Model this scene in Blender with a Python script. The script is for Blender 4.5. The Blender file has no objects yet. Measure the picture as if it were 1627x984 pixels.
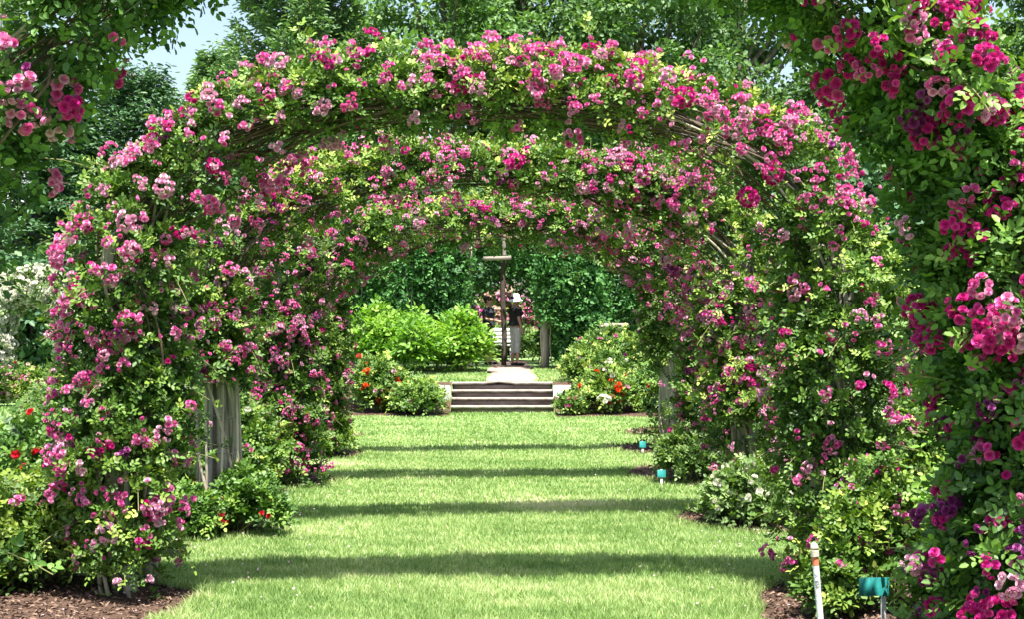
import bpy, math, random
import numpy as np
from math import radians, sin, cos, pi, sqrt
R = np.random.default_rng(7)
random.seed(7)
C = bpy.context.scene.collection
scene = bpy.context.scene

# ------------------------------------------------------------------ camera
F = 2340.0           # focal length in photo pixels
VX, HY = 790.0, 520.0
cd = bpy.data.cameras.new("camera")
cd.sensor_width = 36.0
cd.lens = F / 1627 * 36
cd.clip_start = 0.1
cd.clip_end = 2000
cam = bpy.data.objects.new("camera", cd)
cam.location = (0, 0, 1.6)
cam.rotation_euler = (pi / 2 + math.atan((HY - 492) / F), 0, -math.atan((813.5 - VX) / F))
C.objects.link(cam)
scene.camera = cam

# ------------------------------------------------------------------ light
SUN_EL, SUN_AZ = 70.5, 12.0      # sun stands behind the camera, a little to the right
w = bpy.data.worlds.new("World")
scene.world = w
w.use_nodes = True
nt = w.node_tree
bg = nt.nodes["Background"]
sky = nt.nodes.new("ShaderNodeTexSky")
sky.sky_type = 'NISHITA'
sky.sun_disc = False
sky.sun_elevation = radians(SUN_EL)
sky.sun_rotation = radians(180 - SUN_AZ)
sky.air_density = 1.3
sky.dust_density = 3.0
sky.ozone_density = 1.0
nt.links.new(sky.outputs[0], bg.inputs[0])
bg.inputs[1].default_value = 0.09
sd = bpy.data.lights.new("sun", 'SUN')
sd.energy = 5.0
sd.angle = radians(0.5)
sd.color = (1.0, 0.955, 0.87)
sun = bpy.data.objects.new("sun", sd)
sun.rotation_euler = (radians(90 - SUN_EL), 0, radians(SUN_AZ))
sun.location = (4, -8, 20)
C.objects.link(sun)
scene.view_settings.view_transform = 'Standard'
scene.view_settings.look = 'None'
scene.view_settings.exposure = 1.6
scene.view_settings.gamma = 1.0
scene.cycles.max_bounces = 6
scene.cycles.transparent_max_bounces = 4
scene.cycles.diffuse_bounces = 2
scene.cycles.glossy_bounces = 2
scene.cycles.transmission_bounces = 4
scene.cycles.sample_clamp_indirect = 4.0


# ------------------------------------------------------------------ materials
def new_mat(name):
    m = bpy.data.materials.new(name)
    m.use_nodes = True
    t = m.node_tree
    for n in list(t.nodes):
        t.nodes.remove(n)
    out = t.nodes.new("ShaderNodeOutputMaterial")
    return m, t, out


def ramp(t, stops, fac):
    r = t.nodes.new("ShaderNodeValToRGB")
    e = r.color_ramp.elements
    while len(e) < len(stops):
        e.new(0.5)
    for i, (p, c) in enumerate(stops):
        e[i].position = p
        e[i].color = (*c, 1)
    t.links.new(fac, r.inputs[0])
    return r.outputs[0]


def leaf_mat(name, stops, trans=0.3, rough=0.5, tcol=None, spec=0.35):
    m, t, out = new_mat(name)
    a = t.nodes.new("ShaderNodeAttribute")
    a.attribute_name = "rnd"
    col = ramp(t, stops, a.outputs["Fac"])
    p = t.nodes.new("ShaderNodeBsdfPrincipled")
    p.inputs["Roughness"].default_value = rough
    p.inputs["Specular IOR Level"].default_value = spec
    t.links.new(col, p.inputs["Base Color"])
    tr = t.nodes.new("ShaderNodeBsdfTranslucent")
    mx = t.nodes.new("ShaderNodeMix")
    mx.data_type = 'RGBA'
    mx.blend_type = 'MULTIPLY'
    mx.inputs[0].default_value = 1
    t.links.new(col, mx.inputs[6])
    mx.inputs[7].default_value = (*(tcol or (1.15, 1.3, 0.4)), 1)
    t.links.new(mx.outputs[2], tr.inputs[0])
    s = t.nodes.new("ShaderNodeMixShader")
    s.inputs[0].default_value = trans
    t.links.new(p.outputs[0], s.inputs[1])
    t.links.new(tr.outputs[0], s.inputs[2])
    t.links.new(s.outputs[0], out.inputs[0])
    return m


def noise_mat(name, stops, scale=5.0, detail=6.0, rough=0.85, bump=0.3, bscale=None, stretch=(1, 1, 1), spec=0.2,
              bdist=0.02, mid=None):
    m, t, out = new_mat(name)
    tc = t.nodes.new("ShaderNodeTexCoord")
    mp = t.nodes.new("ShaderNodeMapping")
    mp.inputs["Scale"].default_value = stretch
    t.links.new(tc.outputs["Object"], mp.inputs[0])
    n = t.nodes.new("ShaderNodeTexNoise")
    n.inputs["Scale"].default_value = scale
    n.inputs["Detail"].default_value = detail
    n.inputs["Roughness"].default_value = 0.65
    t.links.new(mp.outputs[0], n.inputs[0])
    col = ramp(t, stops, n.outputs["Fac"])
    p = t.nodes.new("ShaderNodeBsdfPrincipled")
    p.inputs["Roughness"].default_value = rough
    p.inputs["Specular IOR Level"].default_value = spec
    t.links.new(col, p.inputs["Base Color"])
    if bump:
        n2 = t.nodes.new("ShaderNodeTexNoise")
        n2.inputs["Scale"].default_value = bscale or scale * 4
        n2.inputs["Detail"].default_value = 5
        t.links.new(mp.outputs[0], n2.inputs[0])
        b = t.nodes.new("ShaderNodeBump")
        b.inputs["Strength"].default_value = bump
        b.inputs["Distance"].default_value = bdist
        t.links.new(n2.outputs["Fac"], b.inputs["Height"])
        t.links.new(b.outputs[0], p.inputs["Normal"])
    t.links.new(p.outputs[0], out.inputs[0])
    return m


def plain_mat(name, col, rough=0.6, spec=0.3):
    c = np.array(col)
    return noise_mat(name, [(0.3, tuple(c * 0.86)), (0.7, tuple(np.minimum(c * 1.1, 0.95)))], 14, 4, rough, 0.1, spec=spec)


M = {}
M['rose_leaf'] = leaf_mat('rose_leaf', [(0.0, (0.022, 0.06, 0.010)), (0.45, (0.08, 0.165, 0.022)), (0.8, (0.19, 0.29, 0.045)), (1.0, (0.40, 0.46, 0.10))], 0.17)
M['rose_leaf_warm'] = leaf_mat('rose_leaf_warm', [(0.0, (0.03, 0.07, 0.012)), (0.45, (0.08, 0.15, 0.022)), (0.8, (0.18, 0.26, 0.035)), (1.0, (0.30, 0.36, 0.06))], 0.26)
M['rose_leaf_deep'] = leaf_mat('rose_leaf_deep', [(0.0, (0.022, 0.065, 0.012)), (0.5, (0.08, 0.175, 0.026)), (0.85, (0.17, 0.29, 0.045)), (1.0, (0.32, 0.42, 0.08))], 0.22, 0.5, spec=0.4)
M['lime_leaf'] = leaf_mat('lime_leaf', [(0.0, (0.09, 0.20, 0.025)), (0.5, (0.17, 0.34, 0.045)), (1.0, (0.30, 0.45, 0.08))], 0.35)
M['grey_leaf'] = leaf_mat('grey_leaf', [(0.0, (0.06, 0.12, 0.03)), (0.5, (0.12, 0.2, 0.05)), (1.0, (0.24, 0.34, 0.12))], 0.3)
M['vine_leaf'] = leaf_mat('vine_leaf', [(0.0, (0.012, 0.05, 0.012)), (0.5, (0.04, 0.14, 0.03)), (1.0, (0.13, 0.29, 0.07))], 0.2, 0.55, spec=0.3)
M['oak_leaf'] = leaf_mat('oak_leaf', [(0.0, (0.05, 0.11, 0.035)), (0.5, (0.10, 0.19, 0.06)), (1.0, (0.18, 0.30, 0.09))], 0.28)
M['oak_leaf_pale'] = leaf_mat('oak_leaf_pale', [(0.0, (0.07, 0.15, 0.045)), (0.5, (0.13, 0.24, 0.07)), (1.0, (0.23, 0.36, 0.12))], 0.3)
M['pine_needle'] = leaf_mat('pine_needle', [(0.0, (0.08, 0.15, 0.07)), (0.5, (0.15, 0.26, 0.11)), (1.0, (0.25, 0.38, 0.17))], 0.2)
M['spruce_needle'] = leaf_mat('spruce_needle', [(0.0, (0.03, 0.08, 0.035)), (0.5, (0.06, 0.14, 0.055)), (1.0, (0.12, 0.22, 0.08))], 0.15)
M['grass'] = leaf_mat('grass', [(0.0, (0.11, 0.20, 0.048)), (0.4, (0.24, 0.36, 0.115)), (0.75, (0.42, 0.50, 0.22)), (1.0, (0.66, 0.62, 0.42))], 0.35, 0.6, (1.2, 1.3, 0.6))
M['stem'] = noise_mat('stem', [(0.3, (0.09, 0.12, 0.035)), (0.7, (0.22, 0.2, 0.09))], 30, 3, 0.7, 0)
M['old_cane'] = noise_mat('old_cane', [(0.3, (0.05, 0.035, 0.025)), (0.7, (0.14, 0.10, 0.07))], 30, 3, 0.8, 0)
M['cane'] = noise_mat('cane', [(0.3, (0.24, 0.20, 0.15)), (0.7, (0.48, 0.43, 0.35))], 30, 3, 0.8, 0.2, stretch=(1, 1, .1))
M['post'] = noise_mat('post', [(0.25, (0.10, 0.085, 0.07)), (0.5, (0.30, 0.27, 0.235)), (0.75, (0.50, 0.47, 0.42))], 16, 8, 0.9, 0.9, 40, (1, 1, 0.12))
M['bark'] = noise_mat('bark', [(0.3, (0.06, 0.05, 0.04)), (0.7, (0.17, 0.14, 0.11))], 6, 8, 0.95, 0.8, 20, (1, 1, .2))
M['wire'] = plain_mat('wire', (0.16, 0.16, 0.155), 0.5)
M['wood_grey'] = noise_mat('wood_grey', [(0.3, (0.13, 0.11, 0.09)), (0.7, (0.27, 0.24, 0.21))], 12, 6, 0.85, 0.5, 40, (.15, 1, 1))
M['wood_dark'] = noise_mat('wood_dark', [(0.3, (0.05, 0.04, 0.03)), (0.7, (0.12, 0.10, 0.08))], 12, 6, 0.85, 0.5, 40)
M['mulch'] = noise_mat('mulch', [(0.3, (0.04, 0.023, 0.016)), (0.55, (0.10, 0.06, 0.042)), (0.8, (0.19, 0.125, 0.085))], 28, 10, 0.95, 1.0, 60, bdist=0.03)
M['chip'] = leaf_mat('chip', [(0.0, (0.03, 0.018, 0.013)), (0.5, (0.10, 0.06, 0.042)), (1.0, (0.24, 0.165, 0.12))], 0.0, 0.9)
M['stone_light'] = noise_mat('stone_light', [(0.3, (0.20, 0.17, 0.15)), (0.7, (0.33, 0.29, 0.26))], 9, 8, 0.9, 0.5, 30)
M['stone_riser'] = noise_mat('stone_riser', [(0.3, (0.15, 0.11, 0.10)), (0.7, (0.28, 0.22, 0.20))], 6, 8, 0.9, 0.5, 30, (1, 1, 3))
M['stone_white'] = noise_mat('stone_white', [(0.3, (0.34, 0.32, 0.29)), (0.7, (0.48, 0.46, 0.43))], 7, 8, 0.9, 0.5, 30)
M['path'] = noise_mat('path', [(0.3, (0.27, 0.19, 0.16)), (0.7, (0.38, 0.28, 0.24))], 9, 10, 0.95, 0.5, 60)
M['white_paint'] = plain_mat('white_paint', (0.8, 0.8, 0.79), 0.45)
M['pvc'] = plain_mat('pvc', (0.78, 0.8, 0.82), 0.4)
M['orange'] = plain_mat('orange', (0.75, 0.20, 0.12), 0.5)
M['beige'] = plain_mat('beige', (0.55, 0.49, 0.40), 0.7)
M['black'] = plain_mat('black', (0.015, 0.015, 0.016), 0.6)
M['teal'] = plain_mat('teal', (0.02, 0.19, 0.18), 0.4)
M['stake'] = plain_mat('stake', (0.62, 0.62, 0.62), 0.4)
M['skin'] = plain_mat('skin', (0.50, 0.30, 0.22), 0.6)
M['shirt_black'] = plain_mat('shirt_black', (0.022, 0.02, 0.024), 0.9)
M['shirt_navy'] = plain_mat('shirt_navy', (0.03, 0.035, 0.05), 0.9)
M['shorts_navy'] = plain_mat('shorts_navy', (0.04, 0.05, 0.10), 0.9)
M['trousers'] = plain_mat('trousers', (0.55, 0.53, 0.54), 0.9)
M['hat'] = plain_mat('hat', (0.82, 0.84, 0.86), 0.9)
M['hair'] = plain_mat('hair', (0.035, 0.022, 0.015), 0.7)
M['house_wall'] = noise_mat('house_wall', [(0.4, (0.30, 0.12, 0.08)), (0.6, (0.40, 0.18, 0.12))], 20, 3, 0.9, 0.3)
M['roof'] = noise_mat('roof', [(0.3, (0.32, 0.34, 0.36)), (0.7, (0.45, 0.47, 0.48))], 10, 5, 0.8, 0.3)
M['glass'] = plain_mat('glass', (0.05, 0.07, 0.09), 0.1, 0.6)


def petal_mat(name, stops, trans=0.25):
    pinkish = name in ('pink', 'magenta', 'palepink', 'purple')
    return leaf_mat(name, stops, trans, 0.55, (1.2, 0.7, 1.0) if pinkish else (1.05, 1.0, 0.95), 0.25)


M['pink'] = petal_mat('pink', [(0.0, (0.52, 0.03, 0.22)), (0.3, (0.68, 0.12, 0.38)), (0.65, (0.78, 0.30, 0.53)), (1.0, (0.86, 0.62, 0.73))])
M['magenta'] = petal_mat('magenta', [(0.0, (0.42, 0.006, 0.14)), (0.5, (0.60, 0.03, 0.27)), (0.85, (0.70, 0.12, 0.40)), (1.0, (0.78, 0.34, 0.56))])
M['palepink'] = petal_mat('palepink', [(0.0, (0.62, 0.22, 0.42)), (0.5, (0.72, 0.42, 0.55)), (1.0, (0.80, 0.68, 0.70))])
M['purple'] = petal_mat('purple', [(0.0, (0.13, 0.01, 0.10)), (0.5, (0.30, 0.04, 0.22)), (0.8, (0.42, 0.14, 0.36)), (1.0, (0.52, 0.36, 0.50))])
M['white'] = petal_mat('white', [(0.0, (0.66, 0.66, 0.50)), (0.5, (0.78, 0.78, 0.68)), (1.0, (0.85, 0.85, 0.80))])
M['red'] = petal_mat('red', [(0.0, (0.50, 0.006, 0.02)), (0.6, (0.75, 0.03, 0.06)), (1.0, (0.80, 0.16, 0.20))])
M['orangered'] = petal_mat('orangered', [(0.0, (0.60, 0.02, 0.008)), (0.6, (0.80, 0.07, 0.015)), (1.0, (0.85, 0.2, 0.06))])
M['cream'] = petal_mat('cream', [(0.0, (0.72, 0.45, 0.36)), (0.5, (0.80, 0.62, 0.50)), (1.0, (0.84, 0.76, 0.62))])


# ------------------------------------------------------------------ object helpers
def tag(o, label=None, cat=None, group=None, kind=None):
    if label: o['label'] = label
    if cat: o['category'] = cat
    if group: o['group'] = group
    if kind: o['kind'] = kind
    return o


def empty(name, loc, rz=0.0):
    o = bpy.data.objects.new(name, None)
    o.location = loc
    o.rotation_euler = (0, 0, rz)
    o.empty_display_size = 0.1
    C.objects.link(o)
    return o


def make_mesh(name, V, Fc, mats, rnd=None, midx=None, smooth=False):
    """V (n,3); Fc list of arrays (m,k)"""
    me = bpy.data.meshes.new(name)
    V = np.ascontiguousarray(V, dtype=np.float32)
    if not isinstance(Fc, (list, tuple)): Fc = [Fc]
    Fc = [np.asarray(f, dtype=np.int32) for f in Fc if len(f)]
    me.vertices.add(len(V))
    me.vertices.foreach_set('co', V.ravel())
    nl = sum(f.size for f in Fc)
    nf = sum(len(f) for f in Fc)
    me.loops.add(nl)
    me.polygons.add(nf)
    me.loops.foreach_set('vertex_index', np.concatenate([f.ravel() for f in Fc]))
    tot = np.concatenate([np.full(len(f), f.shape[1], dtype=np.int32) for f in Fc])
    st = np.concatenate([[0], np.cumsum(tot)[:-1]]).astype(np.int32)
    me.polygons.foreach_set('loop_start', st)
    if midx is not None:
        me.polygons.foreach_set('material_index', np.asarray(midx, dtype=np.int32))
    if smooth:
        me.polygons.foreach_set('use_smooth', np.ones(nf, dtype=bool))
    if not isinstance(mats, (list, tuple)): mats = [mats]
    for m in mats: me.materials.append(m)
    if rnd is not None:
        at = me.attributes.new('rnd', 'FLOAT', 'POINT')
        at.data.foreach_set('value', np.ascontiguousarray(rnd, dtype=np.float32))
    me.update(calc_edges=True)
    return me


def link(name, me, parent=None, loc=None):
    o = bpy.data.objects.new(name, me)
    if parent is not None: o.parent = parent
    if loc is not None: o.location = loc
    C.objects.link(o)
    return o


def nrm(a):
    return a / np.maximum(np.linalg.norm(a, axis=-1, keepdims=True), 1e-9)


def tube(pts, rad, k=8, cap=True):
    """returns V, quads for a tube along pts with radii"""
    P = np.asarray(pts, float)
    n = len(P)
    rad = np.broadcast_to(np.asarray(rad, float), (n,)) if np.ndim(rad) < 2 else rad
    T = nrm(np.gradient(P, axis=0))
    ref = np.array([0.13, 0.99, 0.05]) if abs(T[:, 1]).mean() < 0.8 else np.array([0, 0.1, 1.0])
    A = nrm(np.cross(T, ref))
    B = np.cross(T, A)
    th = np.arange(k) * 2 * pi / k
    ring = A[:, None, :] * np.cos(th)[None, :, None] + B[:, None, :] * np.sin(th)[None, :, None]
    V = P[:, None, :] + ring * rad[:, None, None]
    V = V.reshape(-1, 3)
    i = np.arange(n - 1)[:, None] * k
    j = np.arange(k)[None, :]
    jn = (j + 1) % k
    Q = np.stack([i + j, i + jn, i + k + jn, i + k + j], -1).reshape(-1, 4)
    if cap:
        V = np.vstack([V, P[:1], P[-1:]])
        c0, c1 = n * k, n * k + 1
        jj = np.arange(k)
        t0 = np.stack([np.full(k, c0), (jj + 1) % k, jj, jj], -1)[:, :3]
        t1 = np.stack([np.full(k, c1), (n - 1) * k + jj, (n - 1) * k + (jj + 1) % k], -1)
        return V, Q, np.vstack([t0, t1])
    return V, Q, np.zeros((0, 3), int)


class Acc:
    def __init__(self):
        self.V = []; self.Q = []; self.T = []; self.n = 0

    def add(self, V, Q=None, T=None):
        self.V.append(np.asarray(V, float))
        if Q is not None and len(Q): self.Q.append(np.asarray(Q) + self.n)
        if T is not None and len(T): self.T.append(np.asarray(T) + self.n)
        self.n += len(V)

    def tube(self, pts, rad, k=8):
        V, Q, T = tube(pts, rad, k)
        self.add(V, Q, T)

    def box(self, c, s, rot=None, bev=0.0):
        c = np.array(c, float); s = np.array(s, float) / 2
        if bev <= 0:
            V = np.array([[x, y, z] for x in (-1, 1) for y in (-1, 1) for z in (-1, 1)], float) * s
            Q = [[0, 1, 3, 2], [4, 6, 7, 5], [0, 4, 5, 1], [2, 3, 7, 6], [0, 2, 6, 4], [1, 5, 7, 3]]
            T = None
        else:
            V = []
            for x in (-1, 1):
                for y in (-1, 1):
                    for z in (-1, 1):
                        for ax in range(3):
                            v = np.array([x * (s[0] - bev), y * (s[1] - bev), z * (s[2] - bev)])
                            v[ax] = (x, y, z)[ax] * s[ax]
                            V.append(v)
            V = np.array(V)
            def ix(x, y, z, a): return ((x * 2 + y) * 2 + z) * 3 + a
            Q = []; T = []
            for a in range(3):
                for sg in (0, 1):
                    o = [i for i in range(3) if i != a]
                    f = []
                    for (p, q) in ((0, 0), (1, 0), (1, 1), (0, 1)):
                        k = [0, 0, 0]; k[a] = sg; k[o[0]] = p; k[o[1]] = q
                        f.append(ix(*k, a))
                    Q.append(f)
            for a in range(3):
                o = [i for i in range(3) if i != a]
                for p in (0, 1):
                    for q in (0, 1):
                        f = []
                        for (e, ax) in ((0, o[0]), (1, o[0]), (1, o[1]), (0, o[1])):
                            k = [0, 0, 0]; k[a] = e; k[o[0]] = p; k[o[1]] = q
                            f.append(ix(*k, ax))
                        Q.append(f)
            for x in (0, 1):
                for y in (0, 1):
                    for z in (0, 1):
                        T.append([ix(x, y, z, 0), ix(x, y, z, 1), ix(x, y, z, 2)])
        if rot is not None:
            ca, sa = cos(rot), sin(rot)
            V = V @ np.array([[ca, sa, 0], [-sa, ca, 0], [0, 0, 1]])
        self.add(V + c, Q, T)

    def build(self, name, mat, parent=None, smooth=False, loc=None):
        V = np.vstack(self.V)
        F_ = []
        if self.Q: F_.append(np.vstack(self.Q))
        if self.T: F_.append(np.vstack(self.T))
        return link(name, make_mesh(name, V, F_, mat, smooth=smooth), parent, loc)


def wave(P, k, seed):
    """cheap smooth noise in about -1..1 for points P (n,3)"""
    r = np.random.default_rng(seed)
    s = 0
    for i in range(5):
        d = r.normal(size=3); d /= np.linalg.norm(d)
        s = s + np.sin((P @ d) * k * (0.7 + 0.35 * i) + r.uniform(0, 6.28))
    return s / 2.6


# ------------------------------------------------------------------ leaves and blossoms
LV = np.array([[0, 0, 0], [-.42, .30, .10], [-.34, .72, .08], [0, 1, -.05], [.34, .72, .08], [.42, .30, .10]])
LQ = np.array([[0, 1, 2, 3], [0, 3, 4, 5]])


def leaflets(P, A, N, L, W, rnd):
    """P base, A axis, N normal; returns V, Q, rnd"""
    A = nrm(A)
    S = nrm(np.cross(A, N))
    U = np.cross(S, A)
    V = (P[:, None, :] + LV[None, :, 1:2] * (A * L[:, None])[:, None, :]
         + LV[None, :, 0:1] * (S * W[:, None])[:, None, :] + LV[None, :, 2:3] * (U * L[:, None])[:, None, :])
    n = len(P)
    Q = (LQ[None] + (np.arange(n) * 6)[:, None, None]).reshape(-1, 4)
    return V.reshape(-1, 3), Q, np.repeat(rnd, 6)


def sprays(B, D, Ls, K, leaf=0.036, wid=0.75, nl=5, droop=0.5, tint=None, tip=0.35, rs=None):
    """compound leaves along short shoots.  B,D (M,3)"""
    r = rs or R
    Mn = len(B)
    D = nrm(D)
    s = (np.arange(K) + 0.6) / K
    s = np.clip(s[None, :] + r.normal(0, 0.06, (Mn, K)), 0.05, 1.05)
    side = nrm(np.cross(D, np.array([0.1, 0.2, 1.0])))
    up = np.cross(side, D)
    P = B[:, None, :] + D[:, None, :] * (Ls[:, None] * s)[..., None]
    P[..., 2] -= droop * Ls[:, None] * s ** 2 * 0.6
    ang = r.uniform(0, 6.28, (Mn, 1)) + np.arange(K)[None, :] * 2.4
    dirn = (D[:, None, :] * 0.55 + side[:, None, :] * np.cos(ang)[..., None] + up[:, None, :] * np.sin(ang)[..., None] * 0.8)
    dirn[..., 2] += 0.25
    dirn = nrm(dirn + r.normal(0, 0.2, dirn.shape)).reshape(-1, 3)
    P = P.reshape(-1, 3)
    outw = np.repeat(D, K, axis=0)
    Nn = nrm(outw * 0.5 + np.array([0, -0.32, 0.72]) + r.normal(0, 0.42, P.shape))
    Nn = nrm(Nn - dirn * (Nn * dirn).sum(1, keepdims=True))
    S = np.cross(dirn, Nn)
    base_t = (r.uniform(0.05, 0.62, Mn) if tint is None else tint)
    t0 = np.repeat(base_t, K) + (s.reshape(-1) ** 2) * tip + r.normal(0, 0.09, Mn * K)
    if nl == 5:
        spec = [(0.5, -1, 0.85), (0.5, 1, 0.85), (1.15, -1, 1.0), (1.15, 1, 1.0), (1.75, 0, 1.1)]
    elif nl == 3:
        spec = [(0.6, -1, 0.95), (0.6, 1, 0.95), (1.2, 0, 1.15)]
    else:
        spec = [(0.3, 0, 1.0)]
    Vs, Qs, Rs = [], [], []
    off = 0
    for (al, sd, sz) in spec:
        pos = P + dirn * (leaf * al) - np.array([0, 0, 1]) * leaf * 0.12 * al ** 2
        ax = dirn * (0.55 if sd else 1.0) + S * sd * 0.9 + r.normal(0, 0.14, P.shape)
        nn = Nn + r.normal(0, 0.22, P.shape)
        L = leaf * sz * r.uniform(0.75, 1.2, len(P))
        V, Q, q = leaflets(pos, ax, nn, L, L * wid, np.clip(t0 + r.normal(0, 0.05, len(P)), 0, 1))
        Vs.append(V); Qs.append(Q + off); Rs.append(q); off += len(V)
    return np.vstack(Vs), np.vstack(Qs), np.concatenate(Rs)


def petal_template():
    V, Q, T = [], [], []
    rr = np.random.default_rng(3)
    n = 0
    for (num, r0, r1, z0, z1, wd, ph, t) in ((6, .10, 1.0, -.25, .10, .62, 0, .75), (6, .08, .82, -.15, .40, .52, .5, .5), (5, .05, .50, 0, .62, .40, .2, .25), (3, .0, .22, .2, .62, .26, .1, .1)):
        for i in range(num):
            a = (i + ph) / num * 2 * pi + rr.normal(0, .08)
            c, s = cos(a), sin(a)
            zz = z1 + rr.normal(0, .06)
            rad = [(r0, 0, z0), (r0 + (r1 - r0) * .6, -wd * .8, z0 + (zz - z0) * .45), (r1 * .96, -wd * .55, zz),
                   (r1 * 1.06, 0, zz + .03), (r1 * .96, wd * .55, zz), (r0 + (r1 - r0) * .6, wd * .8, z0 + (zz - z0) * .45)]
            mid = (r0 + (r1 - r0) * .65, 0, z0 + (zz - z0) * .25)
            pts = [rad[0], rad[1], rad[2], rad[3], rad[4], rad[5], mid]
            for (x, y, z) in pts:
                V.append((x * c - y * s, x * s + y * c, z))
            Q += [[n, n + 1, n + 2, n + 6], [n + 6, n + 2, n + 3, n + 4], [n, n + 6, n + 4, n + 5]]
            T += [t + rr.normal(0, .1)] * 7
            n += 7
    return np.array(V), np.array(Q), np.array(T)


PV, PQ, PT = petal_template()


def blossoms(P, N, Rad, base, rs=None):
    """double rose blossoms at P facing N, radius Rad, tint base"""
    r = rs or R
    n = len(P)
    N = nrm(N)
    X = nrm(np.cross(N, nrm(r.normal(size=(n, 3)))))
    Y = np.cross(N, X)
    V = (P[:, None, :] + Rad[:, None, None] * (PV[None, :, 0:1] * X[:, None, :] + PV[None, :, 1:2] * Y[:, None, :] + PV[None, :, 2:3] * N[:, None, :]))
    Q = (PQ[None] + (np.arange(n) * len(PV))[:, None, None]).reshape(-1, 4)
    t = np.clip(PT[None, :] * 0.55 + base[:, None], 0, 1)
    return V.reshape(-1, 3), Q, t.ravel()


def cluster_arrays(n, br, seed):
    """n blossoms packed on an uneven cushion, facing +Z"""
    r = np.random.default_rng(seed)
    sp = br * 1.05 * sqrt(n)
    pts = []
    tries = 0
    while len(pts) < n and tries < 4000:
        tries += 1
        d = r.normal(size=3); d /= np.linalg.norm(d)
        d[2] = abs(d[2]) * 0.9 - 0.25
        p = d * np.array([1.0, 0.75, 0.75]) * sp * r.uniform(0.55, 1.0)
        if all(np.linalg.norm(p - q) > br * 1.25 for q in pts) or tries > 2500: pts.append(p)
    P = np.array(pts)
    N = nrm(P + np.array([0, 0, sp * 0.5])) + r.normal(0, .25, P.shape)
    return blossoms(P, N, br * r.uniform(0.72, 1.12, n), r.uniform(-0.05, 0.45, n), r)


CL = {}
for sz, br in (('s', 0.0205), ('l', 0.0255)):
    CL[sz] = [cluster_arrays(n, br, 50 + i) for i, n in enumerate((1, 2, 4, 5, 7, 8, 10, 14))]
CLM = {}


def cluster_mesh(sz, i, mat):
    k = (sz, i, mat)
    if k not in CLM:
        V, Q, t = CL[sz][i]
        CLM[k] = make_mesh('rose_cluster', V, Q, M[mat], t)
    return CLM[k]


from mathutils import Matrix, Vector


def orient(Nv, rs=None):
    r = rs or R
    Nv = nrm(Nv)
    n = len(Nv)
    X = nrm(np.cross(Nv, nrm(r.normal(size=(n, 3)))))
    Y = np.cross(Nv, X)
    return X, Y, Nv


def place_clusters(root, P, N, idx, mats, sz, scale, maxparts=100, org=(0, 0, 0), part='rose_cluster'):
    """the clusters nearest to the viewer's side are parts of their own, the rest one 'stuff' part"""
    org = np.array(org, float)
    X, Y, Z = orient(N)
    # how large and how well in view: facing the camera, big
    view = nrm(np.array([0, 0, 1.6]) - P)
    px = VX + F * P[:, 0] / np.maximum(P[:, 1], .1)
    py = HY - F * (P[:, 2] - 1.6) / np.maximum(P[:, 1], .1)
    inside = (px > -10) & (px < 1640) & (py > -10) & (py < 994)
    nb = np.array([1, 2, 4, 5, 7, 8, 10, 14])[idx]
    score = (nrm(N) * view).sum(1) * 1.2 + 0.1 * nb * scale + np.where(inside, 4, 0)
    order = np.argsort(-score)
    for k in order[:maxparts]:
        me = cluster_mesh(sz, int(idx[k]), mats[k])
        o = bpy.data.objects.new(part, me)
        s = float(scale[k])
        p = P[k] - org
        o.matrix_world = Matrix(((X[k][0] * s, Y[k][0] * s, Z[k][0] * s, p[0]), (X[k][1] * s, Y[k][1] * s, Z[k][1] * s, p[1]),
                                 (X[k][2] * s, Y[k][2] * s, Z[k][2] * s, p[2]), (0, 0, 0, 1)))
        o.parent = root
        C.objects.link(o)
    rest = order[maxparts:]
    if len(rest) == 0: return
    ms = sorted(set(mats[k] for k in rest))
    Vs, Qs, Ts, Mi = [], [], [], []
    off = 0
    for k in rest:
        V, Q, t = CL[sz][int(idx[k])]
        s = scale[k]
        W = (P[k] - org) + s * (V[:, :1] * X[k] + V[:, 1:2] * Y[k] + V[:, 2:] * Z[k])
        Vs.append(W); Qs.append(Q + off); Ts.append(t); Mi.append(np.full(len(Q), ms.index(mats[k])))
        off += len(V)
    o = link(part + 's', make_mesh(part + 's', np.vstack(Vs), np.vstack(Qs), [M[m] for m in ms], np.concatenate(Ts), np.concatenate(Mi)), root)
    o['kind'] = 'stuff'


# ------------------------------------------------------------------ the ground
def sstep(a, b, x):
    t = np.clip((x - a) / (b - a), 0, 1)
    return t * t * (3 - 2 * t)


STX0, STX1, STY, STH = -0.86, 1.06, 27.25, 0.53


def ground_z(x, y):
    x = np.asarray(x, float); y = np.asarray(y, float)
    inside = (x > STX0 + .05) & (x < STX1 - .05)
    bank = np.where(inside, sstep(28.28, 28.42, y), sstep(27.2, 28.3, y))
    rise = STH * bank + np.clip(y - 28.3, 0, 5.2) * 0.031
    side = 1 - sstep(5.5, 8.5, np.abs(x))
    return rise * side


def axis(fine, lo, hi, grow=1.25, start=0.5):
    out = list(fine)
    d = start; v = out[0]; pre = []
    while v > lo:
        v -= d; d *= grow; pre.append(v)
    d = start; v = out[-1]; post = []
    while v < hi:
        v += d; d *= grow; post.append(v)
    return np.array(pre[::-1] + out + post)


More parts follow.
